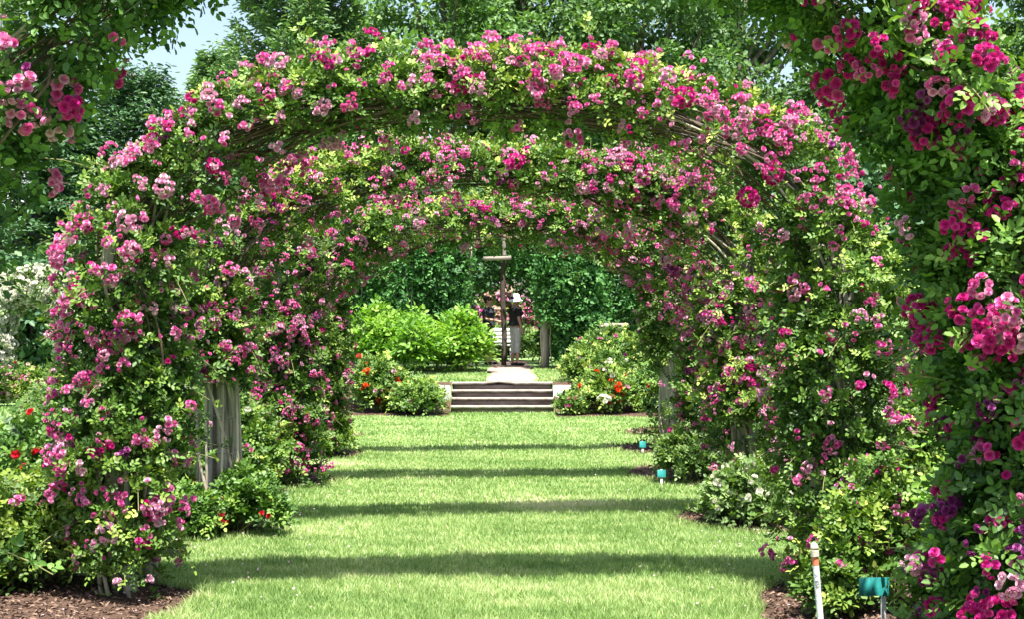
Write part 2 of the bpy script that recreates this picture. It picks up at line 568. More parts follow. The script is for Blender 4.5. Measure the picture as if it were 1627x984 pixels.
xs = axis(np.concatenate([np.arange(-9, STX0, .25), [STX0, STX0 + .06], np.arange(-.7, 1.0, .1), [STX1 - .06, STX1], np.arange(1.3, 9, .25)]), -400, 400)
ys = axis(np.concatenate([np.arange(0, 26.5, .5), np.arange(26.6, 29.2, .05), np.arange(29.4, 40, .4)]), -60, 900)
GX, GY = np.meshgrid(xs, ys)
V = np.stack([GX, GY, ground_z(GX, GY)], -1).reshape(-1, 3)
nx, ny = len(xs), len(ys)
i, j = np.meshgrid(np.arange(nx - 1), np.arange(ny - 1))
b = (j * nx + i).ravel()
Q = np.stack([b, b + 1, b + nx + 1, b + nx], -1)


def lawn_mat():
    m, t, out = new_mat('lawn')
    tc = t.nodes.new("ShaderNodeTexCoord")
    L = t.links.new

    def noise(s, d=4, ro=.6):
        n = t.nodes.new("ShaderNodeTexNoise")
        n.inputs["Scale"].default_value = s
        n.inputs["Detail"].default_value = d
        n.inputs["Roughness"].default_value = ro
        L(tc.outputs["Object"], n.inputs[0])
        return n.outputs["Fac"]
    c1 = ramp(t, [(0.3, (0.14, 0.26, 0.08)), (0.5, (0.22, 0.36, 0.13)), (0.7, (0.33, 0.44, 0.21))], noise(1.3, 8, .7))
    c2 = ramp(t, [(0.3, (0.5, 0.5, 0.5)), (0.7, (1.35, 1.35, 1.3))], noise(55, 6, .75))
    mx = t.nodes.new("ShaderNodeMix"); mx.data_type = 'RGBA'; mx.blend_type = 'MULTIPLY'; mx.inputs[0].default_value = 1
    L(c1, mx.inputs[6]); L(c2, mx.inputs[7])
    # worn straw coloured patches
    dry = ramp(t, [(0.60, (0, 0, 0)), (0.72, (1, 1, 1))], noise(0.75, 5, .7))
    m2 = t.nodes.new("ShaderNodeMix"); m2.data_type = 'RGBA'
    mul = t.nodes.new("ShaderNodeMath"); mul.operation = 'MULTIPLY'; mul.inputs[1].default_value = 0.6
    L(dry, mul.inputs[0]); L(mul.outputs[0], m2.inputs[0])
    L(mx.outputs[2], m2.inputs[6]); m2.inputs[7].default_value = (0.46, 0.42, 0.22, 1)
    p = t.nodes.new("ShaderNodeBsdfPrincipled")
    p.inputs["Roughness"].default_value = 0.9
    p.inputs["Specular IOR Level"].default_value = 0.1
    L(m2.outputs[2], p.inputs["Base Color"])
    bp = t.nodes.new("ShaderNodeBump"); bp.inputs["Strength"].default_value = 0.9; bp.inputs["Distance"].default_value = 0.03
    L(noise(70, 5, .7), bp.inputs["Height"]); L(bp.outputs[0], p.inputs["Normal"])
    L(p.outputs[0], out.inputs[0])
    return m


M['lawn'] = lawn_mat()
tag(link('lawn', make_mesh('lawn', V, Q, M['lawn'], smooth=True)), kind='structure')

# planting beds: (cx, cy, rx, ry)  super-ellipses of bark mulch
BEDS = [(-3.35, 8.3, 1.5, 1.25), (-2.75, 11.75, .95, .75), (-2.65, 15.15, .95, .72), (-2.55, 18.3, .85, .6),
        (3.0, 7.05, 1.56, 2.65), (2.65, 12.1, 1.12, .8), (2.6, 15.9, 1.15, .95), (2.7, 19.1, 1.2, .75),
        (-3.2, 21.8, 1.2, .7), (3.1, 22.3, 1.2, .7)]


def in_bed(x, y, grow=0.0):
    m = np.zeros(np.shape(x), bool)
    for (cx, cy, rx, ry) in BEDS:
        a = np.arctan2(y - cy, x - cx)
        wob = 1 + .05 * np.sin(a * 3 + cx * 7) + .04 * np.sin(a * 7 + cy * 3) + .02 * np.sin(a * 17 + cy)
        m |= (np.abs((x - cx) / (rx + grow)) ** 3.2 + np.abs((y - cy) / (ry + grow)) ** 3.2) < wob ** 3.2
    m |= (x > -3.2) & (x < STX0) & (y > 26.2 + .12 * np.sin(x * 5)) & (y < 28.25)
    m |= (x > STX1) & (x < 4.6) & (y > 26.0 + .15 * np.sin(x * 4)) & (y < 28.25)
    m |= (x > STX0 - .02) & (x < STX1 + .02) & (y > STY - .02) & (y < 28.5)
    m |= (x > -.22) & (x < .8) & (y > 28.1)
    return m


chipV, chipQ, chipR = [], [], []
for k, (cx, cy, rx, ry) in enumerate(BEDS):
    nr, na = 14, 72
    a = np.arange(na) * 2 * pi / na
    den = (np.abs(np.cos(a) / rx) ** 3.2 + np.abs(np.sin(a) / ry) ** 3.2) ** (-1 / 3.2)
    wob = 1 + .05 * np.sin(a * 3 + cx * 7) + .04 * np.sin(a * 7 + cy * 3) + .02 * np.sin(a * 17 + cy)
    rim = den * wob
    V = [[cx, cy, 0.06]]
    for q in range(1, nr + 1):
        f = q / nr
        for ai in range(na):
            x = cx + cos(a[ai]) * rim[ai] * f; y = cy + sin(a[ai]) * rim[ai] * f
            z = 0.004 + 0.055 * (1 - f ** 4) + R.normal(0, .006) * (f < 1)
            V.append([x, y, z])
    Q = []
    T = [[0, 1 + ai, 1 + (ai + 1) % na] for ai in range(na)]
    for q in range(nr - 1):
        for ai in range(na):
            n0 = 1 + q * na
            Q.append([n0 + ai, n0 + na + ai, n0 + na + (ai + 1) % na, n0 + (ai + 1) % na])
    o = link('mulch_bed', make_mesh('mulch_bed', np.array(V), [np.array(Q), np.array(T)], M['mulch'], smooth=True))
    tag(o, kind='structure')
    n = int(rx * ry * 3.3 * (1500 if cy < 13 else 350))
    ang = R.uniform(0, 2 * pi, n); rad = np.sqrt(R.uniform(0, 1.02, n))
    rr_ = np.interp(ang, np.append(a, 2 * pi), np.append(rim, rim[0])) * rad
    P = np.stack([cx + np.cos(ang) * rr_, cy + np.sin(ang) * rr_, 0.012 + 0.055 * (1 - np.minimum(rad, 1) ** 4)], -1)
    A = R.normal(size=(n, 3)) * [1, 1, .3]
    N = R.normal(size=(n, 3)) * .5 + [0, 0, 1]
    L = R.uniform(.012, .045, n) * (1 if cy < 13 else 1.5)
    v, q, t = leaflets(P, A, N, L, L * .45, R.uniform(0, 1, n))
    chipQ.append(q + sum(len(z) for z in chipV)); chipV.append(v); chipR.append(t)
tag(link('bark_chips', make_mesh('bark_chips', np.vstack(chipV), np.vstack(chipQ), M['chip'], np.concatenate(chipR))),
    'brown bark chips scattered over the planting beds under the rose arches', 'bark mulch', kind='stuff')

# fallen petals on grass and mulch
n = 900
side = np.where(R.uniform(0, 1, n) < .5, -1, 1)
x = side * np.abs(R.normal(2.0, .55, n)); y = R.uniform(7.2, 20, n)
A = R.normal(size=(n, 3)) * [1, 1, .2]
L = R.uniform(.010, .018, n)
v, q, t = leaflets(np.stack([x, y, R.uniform(.03, .055, n) + .03 * in_bed(x, y)], -1), A, R.normal(size=(n, 3)) * .4 + [0, 0, 1], L, L, R.uniform(.4, 1, n))
tag(link('fallen_petals', make_mesh('fallen_petals', v, q, M['palepink'], t)), 'pale pink rose petals fallen on grass and mulch under the arches', 'petals', kind='stuff')

# mulch on the bank beside the steps
for (x0, x1, yo) in ((-3.2, STX0 - .01, 26.2), (STX1 + .01, 4.6, 26.0)):
    u = np.linspace(x0, x1, 40); v = np.linspace(0, 1, 40)
    UX, VY = np.meshgrid(u, v)
    yf = yo + (.12 * np.sin(UX * 5) if x0 < 0 else .15 * np.sin(UX * 4))
    edge = np.minimum((UX - x0) / .3, (x1 - UX) / .3)
    YY = yf + (28.3 - yf) * VY + np.where(VY < .3, .25 * np.clip(1 - edge, 0, 1) ** 2, 0)
    ZZ = ground_z(np.where(x0 < 0, np.minimum(UX, STX0), np.maximum(UX, STX1)), YY) + .006 + .04 * np.sin(np.clip(VY, 0, 1) * pi)
    V = np.stack([UX, YY, ZZ], -1).reshape(-1, 3)
    i, j = np.meshgrid(np.arange(39), np.arange(39)); b = (j * 40 + i).ravel()
    tag(link('mulch_bank', make_mesh('mulch_bank', V, np.stack([b, b + 1, b + 41, b + 40], -1), M['mulch'], smooth=True)), kind='structure')

# path beyond the steps
py_ = np.concatenate([np.arange(28.46, 30, .1), np.arange(30, 40, .4)])
px_ = np.linspace(0, 1, 10)
UX, YY = np.meshgrid(px_, py_)
XL = -.16 + .05 * np.sin(YY * 2.1); XR = .74 + .05 * np.sin(YY * 1.7 + 1)
XX = XL + (XR - XL) * UX
V = np.stack([XX, YY, ground_z(XX, YY) + .008], -1).reshape(-1, 3)
i, j = np.meshgrid(np.arange(9), np.arange(len(py_) - 1)); b = (j * 10 + i).ravel()
tag(link('path', make_mesh('path', V, np.stack([b, b + 1, b + 11, b + 10], -1), M['path'], smooth=True)), kind='structure')


# grass blades
def blades(x, y, h, wd, dry):
    n = len(x)
    z = ground_z(x, y)
    P = np.stack([x, y, z], -1)
    a = R.uniform(0, 2 * pi, n)
    s = np.stack([np.cos(a), np.sin(a), np.zeros(n)], -1) * wd[:, None] / 2
    lean = R.normal(0, .45, (n, 2)) * h[:, None]
    tip = P + np.stack([lean[:, 0], lean[:, 1], h], -1)
    mid = P + np.stack([lean[:, 0] * .35, lean[:, 1] * .35, h * .6], -1)
    V = np.stack([P - s, P + s, mid + s * .7, tip, mid - s * .7], 1).reshape(-1, 3)
    b = np.arange(n) * 5
    Q = np.stack([b, b + 1, b + 2, b + 4], -1)
    T = np.stack([b + 4, b + 2, b + 3], -1)
    return V, Q, T, np.repeat(dry, 5)


def dryness(x, y):
    P = np.stack([x, y, 0 * x], -1)
    d = .44 + .11 * wave(P, 2.2, 5) + .13 * wave(P, 9, 6) + .1 * wave(P, 23, 7) + R.normal(0, .2, len(x))
    for (cx, cy, r, a) in ((.42, 13.2, .55, .6), (-2.0, 8.6, .3, .5), (-2.05, 17.1, .5, .5), (-1.55, 11.5, .3, .3), (.3, 17.6, .15, .5), (.7, 13.1, .4, .4), (-2.0, 8.2, .3, .4)):
        d = d + a * np.exp(-(((x - cx) / r) ** 2 + ((y - cy) / (r * .8)) ** 2))
    return np.clip(d, 0, 1)


gv, gq, gt, gr, off = [], [], [], [], 0
for (x0, x1, y0, y1, n, h, wd) in ((-3.2, 2.2, 7.0, 9.6, 150000, .034, .0042), (-3.3, 3.2, 9.6, 13, 150000, .034, .0055),
                                   (-3.5, 4, 13, 19, 130000, .034, .009), (-4.5, 5, 19, 27.3, 80000, .034, .016),
                                   (-4.5, 4.5, 28.2, 32.6, 45000, .05, .02), (-13, -4.5, 19, 30, 30000, .04, .03)):
    x = R.uniform(x0, x1, n); y = y0 + (y1 - y0) * R.uniform(0, 1, n) ** 1.1
    k = ~in_bed(x, y, -.02)
    x, y = x[k], y[k]
    edge = in_bed(x, y, .10)
    hh = h * R.uniform(.5, 1.35, len(x)) * np.where(edge, 1.5, 1)
    V, Q, T, t = blades(x, y, hh, wd * R.uniform(.7, 1.3, len(x)), dryness(x, y))
    gv.append(V); gq.append(Q + off); gt.append(T + off); gr.append(t); off += len(V)
tag(link('grass', make_mesh('grass', np.vstack(gv), [np.vstack(gq), np.vstack(gt)], M['grass'], np.concatenate(gr))),
    'short mown bright green grass of the walk under the rose arches', 'grass', kind='stuff')

# ------------------------------------------------------------------ steps and kerb stones
st = empty('stone_steps', ((STX0 + STX1) / 2, STY, 0))
tag(st, 'four low weathered stone steps at the end of the lawn walk', 'steps')
cx = 0.0
for k in range(4):
    a = Acc()
    zt = .135 * (k + 1)
    y0 = .3 * k
    # tread slab with an uneven rounded nosing
    n = 60
    xs_ = np.linspace(-.96, .96, n)
    chipd = .012 * wave(np.stack([xs_, xs_ * 0 + k * 3.3, xs_ * 0], -1), 18, 20 + k)
    prof = [(.0, -.045), (-.018, -.03), (-.02, -.012), (-.008, 0), (.34, 0), (.34, -.05)]
    V = []
    for ix_, x in enumerate(xs_):
        for (yy, zz) in prof:
            f = 1 if yy < .1 else 0
            extra = 0
            if k == 3 and f:   # the worn broken edge of the top step
                extra = .05 * max(0, sin((x + .35) * 5.2)) * (abs(x) < .55) * (zz < -.01)
            V.append([x, y0 + yy - .02 + chipd[ix_] * f, zt + zz + extra * .6 + (chipd[ix_] * .3 if f else 0)])
    m_ = len(prof)
    Q = [[i * m_ + j, (i + 1) * m_ + j, (i + 1) * m_ + (j + 1) % m_, i * m_ + (j + 1) % m_] for i in range(n - 1) for j in range(m_)]
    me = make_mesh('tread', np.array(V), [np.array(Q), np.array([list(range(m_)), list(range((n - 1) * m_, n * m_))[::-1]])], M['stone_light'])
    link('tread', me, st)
    a.box((0, y0 + .17, zt - .05 - .045), (1.88, .30, .088))
    if k == 3:
        a = Acc(); a.box((0, y0 + .14, zt - .05 - .045), (1.88, .24, .088))
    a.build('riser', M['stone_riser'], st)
for (x, y, rz, L_, lab) in ((-1.25, 27.5, .75, .85, 'white angled kerb stone left of the stone steps, half behind a low bush'), (1.42, 27.7, -.55, .75, 'pale kerb stone right of the stone steps beside red roses')):
    a = Acc()
    a.box((0, 0, .0), (L_, .26, .75), rot=rz, bev=.03)
    o = a.build('kerb_stone', M['stone_white'], loc=(x, y, .12))
    tag(o, lab, 'kerb stone', 'kerb stones beside the steps')


# ------------------------------------------------------------------ rose arches
def arch_path(a, hs, ht, n, yl, yr, N=500, xs_=0.0):
    z = np.linspace(0, hs, 60)
    left = np.stack([np.full(60, -a), z], -1)
    th = np.linspace(0, pi, 300)[1:-1]
    c, s = np.cos(th), np.sin(th)
    cur = np.stack([-a * np.sign(c) * np.abs(c) ** (2 / n), hs + (ht - hs) * s ** (2 / n)], -1)
    right = left[::-1] * [-1, 1]
    P = np.vstack([left, cur, right])
    d = np.concatenate([[0], np.cumsum(np.linalg.norm(np.diff(P, axis=0), axis=1))])
    u = np.linspace(0, d[-1], N)
    X = np.interp(u, d, P[:, 0]); Z = np.interp(u, d, P[:, 1])
    Yv = yl + (yr - yl) * (X + a) / (2 * a)
    return np.stack([X + xs_, Yv, Z], -1), d[-1]


def arch_frame(path, yoff, label, cage_left=0, xs_=0.0, post_r=.075, lean=(0, 0)):
    p0, p1 = path[0], path[-1]
    root = empty('arch_frame', (float(p0[0] + p1[0]) / 2, float(p0[1]), 0))
    tag(root, label, 'garden arch', 'wooden arch frames carrying the roses along the walk')
    org = np.array(root.location)
    for si, p in enumerate((p0, p1)):
        a = Acc()
        n = 26
        z = np.linspace(-.1, 2.15, n)
        wob = np.stack([.018 * np.sin(z * 3 + si + p[1]) + lean[si] * z, .015 * np.cos(z * 2.6 + p[1]), z], -1)
        base = np.array([p[0], p[1] + .13, 0]) - org
        k = 14
        V, Q, T = tube(base + wob, post_r * (1.18 - .12 * z + .06 * np.sin(z * 9 + p[1])), k)
        V[:-2] += nrm(V[:-2] - np.repeat(base + wob, k, axis=0)) * (.007 * wave(V[:-2] * [1, 1, .15], 60, 11 + si)[:, None])
        a.add(V, Q, T)
        a.build('post', M['post'], root, smooth=True)
        # a thinner rear post
        a = Acc()
        a.tube(base + wob * [1, 1, 1] + [.02, .55, 0], .05, 10)
        a.build('rear_post', M['post'], root, smooth=True)
    s = path[::8]
    for dy in (.05, .42):
        a = Acc(); a.tube(s + [0, dy, 0] - org, .016, 6); a.build('hoop', M['wood_dark'], root, smooth=True)
    sel = path[90:-90:22]
    for q in sel:
        a = Acc(); a.tube(np.array([q + [0, .0, 0], q + [0, .25, 0], q + [0, .47, 0]]) - org, .014, 6); a.build('rung', M['wood_dark'], root, smooth=True)
    a = Acc()
    for dr in (-.12, .04):
        c0 = np.array([0, 0, 1.7])
        q = path[70:-70:10].copy()
        cc = q - (c0 * [1, 0, 1] + [0, 0, 0]); cc[:, 1] = 0
        q = q + nrm(cc) * dr + [0, -.12 if dr < 0 else .3, 0] + np.stack([0 * q[:, 0], 0 * q[:, 0], .02 * np.sin(q[:, 0] * 5)], -1)
        a.tube(q - org, .002, 4)
    a.build('wire', M['wire'], root)
    if cage_left:
        # lattice of bare canes tied round the post with wire
        p = np.array([p0[0], p0[1] + .13, 0]) - org
        for ang, rr in zip(np.linspace(0.2, 5.9, 9), (.17, .14, .18, .15, .17, .15, .18, .14, .17)):
            z = np.linspace(.02, 1.5, 10)
            pts = np.stack([p[0] + cos(ang) * rr * (1 + .12 * np.sin(z * 3 + ang)), p[1] + sin(ang) * rr * (1 + .1 * np.cos(z * 2.2 + ang)), z], -1)
            a = Acc(); a.tube(pts, .011, 6); a.build('cane', M['cane'], root, smooth=True)
        for z in (.35, .62, .9, 1.15):
            t_ = np.linspace(0, 2 * pi, 25)
            a = Acc(); a.tube(np.stack([p[0] + .155 * np.cos(t_), p[1] + .155 * np.sin(t_), z + .01 * np.sin(t_ * 3)], -1), .004, 4)
            a.build('tie_wire', M['wire'], root)
    return root


def climbing_rose(path, prof, label, nspray, leaf, nl, leafmat, ncl, clsize, clmats, seed, idxp=None, fl=None, scale=(0.74, 1.1), ydepth=.06, camb=1.0, warm=None):
    """prof(P) -> r_in, r_y, density ; fl(P,N)-> flower density"""
    rs = np.random.default_rng(seed)
    global R
    R = rs
    n = len(path)
    T = nrm(np.gradient(path * [1, 0, 1], axis=0))
    O = np.stack([-T[:, 2], np.zeros(n), T[:, 0]], -1)
    r_in, r_y, dens = prof(path)
    root = empty('climbing_rose', (float(path[0][0] + path[-1][0]) / 2, float(path[0][1]) + .12, 0))
    tag(root, label, 'climbing rose', 'climbing roses on the arches over the walk')
    org = np.array(root.location)
    area = dens * (r_in + r_y)
    cum = np.cumsum(area); cum /= cum[-1]

    def sample(m, lo=.30, hi=1.0, bias=0.0):
        k = np.searchsorted(cum, rs.uniform(0, 1, m)); k = np.clip(k, 0, n - 1)
        phi = rs.uniform(0, 2 * pi, m)
        if bias:
            phi = np.where(rs.uniform(0, 1, m) < bias, rs.normal(-.5 * pi + .35, .95, m), phi)
        rho = lo + (hi - lo) * rs.uniform(0, 1, m) ** .6
        dirv = np.cos(phi)[:, None] * O[k] + np.sin(phi)[:, None] * np.array([0, 1, 0])
        offv = (np.cos(phi) * r_in[k] * rho)[:, None] * O[k] + (np.sin(phi) * r_y[k] * rho)[:, None] * np.array([0, 1, 0])
        P = path[k] + offv + [0, ydepth, 0] + T[k] * rs.normal(0, .05, m)[:, None]
        bump = 1 + .24 * wave(P, 5.0, seed) + .16 * wave(P, 12.0, seed + 1)
        P = path[k] + [0, ydepth, 0] + (P - path[k] - [0, ydepth, 0]) * bump[:, None]
        return P, nrm(dirv), k

    P, D, k = sample(int(nspray * 1.25))
    inner = (D * O[k]).sum(1)
    under = np.clip(np.abs(T[k][:, 0]) * 1.6, 0, 1)      # 1 along the crown of the arch, 0 on its legs
    kp = rs.uniform(0, 1, len(P)) < 1 - under * np.clip((-inner - .05) * 1.6, 0, .82 if seed > 100 else .3)
    P, D, k = P[kp], D[kp], k[kp]
    hole = wave(P, 6.5, seed + 5) * .6 + wave(P, 15, seed + 6) * .5
    keep = hole > -.42
    P, D, k = P[keep], D[keep], k[keep]
    m = len(P)
    dirs = D * .75 + np.array([0, 0, .3]) + rs.normal(0, .45, (m, 3))
    Ls = rs.uniform(.08, .2, m) * np.where(D[:, 2] < -.3, .6, 1)
    wild = rs.uniform(0, 1, m) < .06
    Ls = np.where(wild & (D[:, 2] > -.2), rs.uniform(.25, .45, m), Ls)
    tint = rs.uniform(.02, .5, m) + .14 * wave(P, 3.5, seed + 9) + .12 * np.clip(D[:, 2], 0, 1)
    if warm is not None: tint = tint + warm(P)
    P[:, 2] = np.maximum(P[:, 2], .08)
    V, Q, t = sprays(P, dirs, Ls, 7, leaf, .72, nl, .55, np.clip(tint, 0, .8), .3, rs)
    V[:, 2] = np.maximum(V[:, 2], .03)
    FV, FQ, Ft = V - org, Q, t
    a = Acc()
    for q in np.where(wild & (D[:, 2] > -.2))[0][:160]:
        d = dirs[q] / np.linalg.norm(dirs[q]); L_ = Ls[q]
        u = np.linspace(0, 1, 6)[:, None]
        pts = P[q] + d * L_ * u + np.array([0, 0, -1]) * (.33 * L_ * u ** 2)
        a.tube(pts - org, .0028, 4)
    sv_ = np.vstack(a.V); sq_ = np.vstack(a.Q)
    # the dark woody tangle of old canes under the leaves
    a = Acc()
    for c in range(70 if seed > 100 else 26):
        i0 = rs.integers(20, n - 200); i1 = i0 + rs.integers(60, 180)
        kk = np.arange(i0, i1, 6)
        u = np.linspace(0, 1, len(kk))
        ph, ph2 = rs.uniform(0, 6, 2); rr1 = rs.uniform(.2, .85)
        offi = rr1 * np.sin(u * rs.uniform(2, 5) + ph) * r_in[kk] - .25 * r_in[kk]
        offy = rs.uniform(.2, .95) * np.cos(u * rs.uniform(2, 5) + ph2) * r_y[kk]
        seg = path[kk] + O[kk] * offi[:, None] + np.array([0, 1, 0]) * (offy + ydepth)[:, None]
        seg = seg[dens[kk] > .3]
        if len(seg) > 4: a.tube(seg - org, rs.uniform(.003, .008), 5)
    tv_ = np.vstack(a.V); tq_ = np.vstack(a.Q)
    link('foliage', make_mesh('foliage', np.vstack([FV, sv_, tv_]), np.vstack([FQ, sq_ + len(FV), tq_ + len(FV) + len(sv_)]), [M[leafmat], M['stem'], M['old_cane']],
                              np.concatenate([Ft, np.full(len(sv_) + len(tv_), .5)]),
                              np.concatenate([np.zeros(len(FQ)), np.ones(len(sq_)), np.full(len(tq_), 2)])), root)
    for side in (0, 1):
        for c in range(5):
            seg = (path[:230:10] if side == 0 else path[::-1][:230:10]).copy()
            u = np.linspace(0, 1, len(seg))
            ph = rs.uniform(0, 6)
            seg = seg + np.stack([.13 * np.sin(u * 9 + ph), .08 + .16 * np.cos(u * 7 + ph), 0 * u], -1)
            a = Acc(); a.tube(seg - org, np.linspace(.013, .006, len(seg)), 6); a.build('cane', M['cane'], root, smooth=True)
    # blossoms in clusters
    Pc, Dc, kc = sample(ncl * 4, .86, 1.08, .5)
    f = wave(Pc, 4.2, seed + 21) * .35 + .35 * wave(Pc, 11, seed + 22) + .55
    if fl is not None: f = f * fl(Pc, Dc)
    und = np.clip(np.abs(T[kc][:, 0]) * 1.6, 0, 1) * np.clip(-(Dc * O[kc]).sum(1), 0, 1)
    sel = rs.uniform(0, 1, len(Pc)) < np.clip(f, .03, 1) * (1 - .65 * und)
    Pc, Dc = Pc[sel][:ncl], Dc[sel][:ncl]
    m = len(Pc)
    Nn = nrm(Dc + np.array([0, -.25, .25]) + rs.normal(0, .3, (m, 3)))
    Pc = Pc + Dc * rs.uniform(.04, .14, m)[:, None]
    Pc[:, 2] = np.maximum(Pc[:, 2], .18)
    idx = rs.choice(8, m, p=idxp or (.30, .20, .16, .12, .09, .07, .04, .02))
    mats = clmats(Pc, rs)
    place_clusters(root, Pc, Nn, idx, mats, clsize, rs.uniform(*scale, m), 100, org)
    return root


def pick(rs, n, names, p):
    return np.array(names)[rs.choice(len(names), n, p=p)]


# ---- arch 0 : nearest, only its haunches are in view
p0, _ = arch_path(2.24, 1.45, 3.40, 1.82, 5.55, 5.85, xs_=-.05)


def prof0(P):
    x, z = P[:, 0], P[:, 2]
    r = np.full(len(P), .19)
    left = x < -1.2
    r = np.where(np.abs(x) < 1.3, .15, r)
    r = np.where((x < -.2) & (x > -1.7), .09, r)
    r = np.where((x > 1.3), .19, r)
    r = np.where((x > 1.7) & (z < 2.2), .33, r)
    r = np.where((x > 1.0) & (z < 1.2), .30, r)
    d = np.where(z < .25, .3, 1.0)
    d = np.where(x < -.6, .62, d)
    d = np.where(left & (z < 2.25), .04, d)
    ry = np.where((x > 1.0) & (z < 2.6), .42, .34)
    return r, ry, d


def mats0(P, rs):
    m = pick(rs, len(P), ['magenta', 'pink', 'palepink', 'purple'], [.60, .28, .07, .05])
    left = P[:, 0] < -.5
    m = np.where(left, pick(rs, len(P), ['pink', 'palepink', 'magenta', 'purple'], [.34, .44, .12, .10]), m)
    low = (P[:, 0] > 0) & (P[:, 2] < 1.45) & (P[:, 0] < 1.95)
    m = np.where(low & (rs.uniform(0, 1, len(P)) < .4), 'purple', m)
    return m


arch_frame(p0, 0, 'nearest wooden arch frame, its dark curved rod showing top right')
climbing_rose(p0, prof0, 'nearest climbing rose, deep magenta clusters hanging in from both top corners', 3300, .038, 5, 'rose_leaf_deep', 850, 'l', mats0, 100, fl=lambda P, D: np.where(P[:, 0] > 1.2, 2.2, .9),
              idxp=(.14, .12, .13, .14, .14, .12, .11, .10), scale=(.66, .95))

# ---- arch 1
p1, _ = arch_path(2.13, 1.7, 3.00, 2.4, 8.6, 8.85, xs_=-.07)


def prof1(P):
    x, z = P[:, 0], P[:, 2]
    r = .19 + .11 * sstep(1.0, 1.9, np.abs(x))
    r = np.where((x < -1) & (z < .9), .26, r)
    d = np.where(z < .22, .12, 1.0)
    d = np.where((x > 1) & (z < .8), .7, d)
    return r, .29 + 0 * r, d


climbing_rose(p1, prof1, 'broadest climbing rose seen whole, rising from the lower left bare post foot', 4300, .032, 5, 'rose_leaf', 1230, 's',
              lambda P, rs: pick(rs, len(P), ['pink', 'palepink', 'magenta', 'purple'], [.64, .23, .12, .01]), 200,
              fl=lambda P, D: np.where((P[:, 0] > 1.6) & (P[:, 2] < 2.2), .5, 1.0) * np.where((np.abs(P[:, 0] - .6) < 1.0) & (P[:, 2] > 2.9), 1.8, 1),
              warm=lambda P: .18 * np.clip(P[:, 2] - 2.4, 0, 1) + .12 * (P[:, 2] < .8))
arch_frame(p1, 0, 'wooden arch frame whose bare grey post foot stands at the lower left of the lawn', post_r=.062, lean=(-.04, .02))

# ---- arch 2
p2, _ = arch_path(2.14, 1.7, 2.88, 2.3, 11.45, 12.2, xs_=-.06)


def prof2(P):
    x, z = P[:, 0], P[:, 2]
    r = .17 + .15 * sstep(.5, 1.5, x) + .06 * sstep(1.0, 2.0, -x)
    r = np.where((x < -1) & (z < 2.0), .19, r)
    r = np.where((x > 1) & (z < 1.6), .25, r)
    d = np.where((x < -1) & (z < 1.18), 0.0, 1.0)
    d = np.where((x > 1) & (z < .85), .22, d)
    return r, np.where(x > .6, .32, .28), d


climbing_rose(p2, prof2, 'second whole climbing rose, bare left post below, pale pink flowers thick at right', 3600, .034, 5, 'rose_leaf', 1230, 's',
              lambda P, rs: pick(rs, len(P), ['pink', 'palepink', 'magenta', 'purple'], [.58, .32, .07, .03]), 300,
              fl=lambda P, D: np.where((P[:, 0] > 0) & (P[:, 2] > 1.6), 1.8, .8), warm=lambda P: .15 * np.clip(P[:, 2] - 2.3, 0, 1))
arch_frame(p2, 0, 'wooden arch frame whose left post is caged in bare canes and wire', cage_left=1, post_r=.07)

# ---- arch 3
p3, _ = arch_path(2.2, 1.6, 2.72, 2.2, 14.75, 15.15)


def prof3(P):
    x, z = P[:, 0], P[:, 2]
    r = .13 + .12 * sstep(.8, 1.6, x) + .22 * sstep(.8, 1.8, -x)
    r = np.where((x > 1) & (z < 1.5), .20, r)
    d = np.where(z < .15, .3, 1.0)
    d = np.where((x > 1) & (z < .6), .35, d)
    return r, .29 + 0 * r, d


climbing_rose(p3, prof3, 'third whole climbing rose, left side a solid pink curtain down to the lawn', 3300, .038, 5, 'rose_leaf', 1230, 's',
              lambda P, rs: pick(rs, len(P), ['pink', 'palepink', 'magenta', 'purple'], [.66, .24, .07, .03]), 400,
              fl=lambda P, D: 1.8 + 0 * P[:, 0], warm=lambda P: .15 * np.clip(P[:, 2] - 2.2, 0, 1), scale=(.74, 1.06))
arch_frame(p3, 0, 'third wooden arch frame, mostly hidden under the densest pink roses')

# ---- arch 4
p4, _ = arch_path(2.18, 1.7, 2.82, 2.15, 18.0, 18.6)


def prof4(P):
    x, z = P[:, 0], P[:, 2]
    r = .12 + .13 * sstep(.8, 1.8, np.abs(x))
    d = np.where((x > 1) & (z < 1.3), .12, 1.0)
    d = np.where(z < .12, .3, d)
    return r, .26 + 0 * r, d


climbing_rose(p4, prof4, 'farthest climbing rose over the walk, pale flowers low above the steps, bare right post', 2400, .044, 5, 'rose_leaf_warm', 800, 's',
              lambda P, rs: pick(rs, len(P), ['pink', 'palepink', 'magenta', 'cream'], [.55, .33, .04, .08]), 500,
              fl=lambda P, D: 1.4 + 0 * P[:, 0], scale=(.74, 1.06))
arch_frame(p4, 0, 'farthest wooden arch frame with a bare bark covered right post', post_r=.10)


# ------------------------------------------------------------------ bushes
def at(px, Y):
    return (px - VX) / F * Y


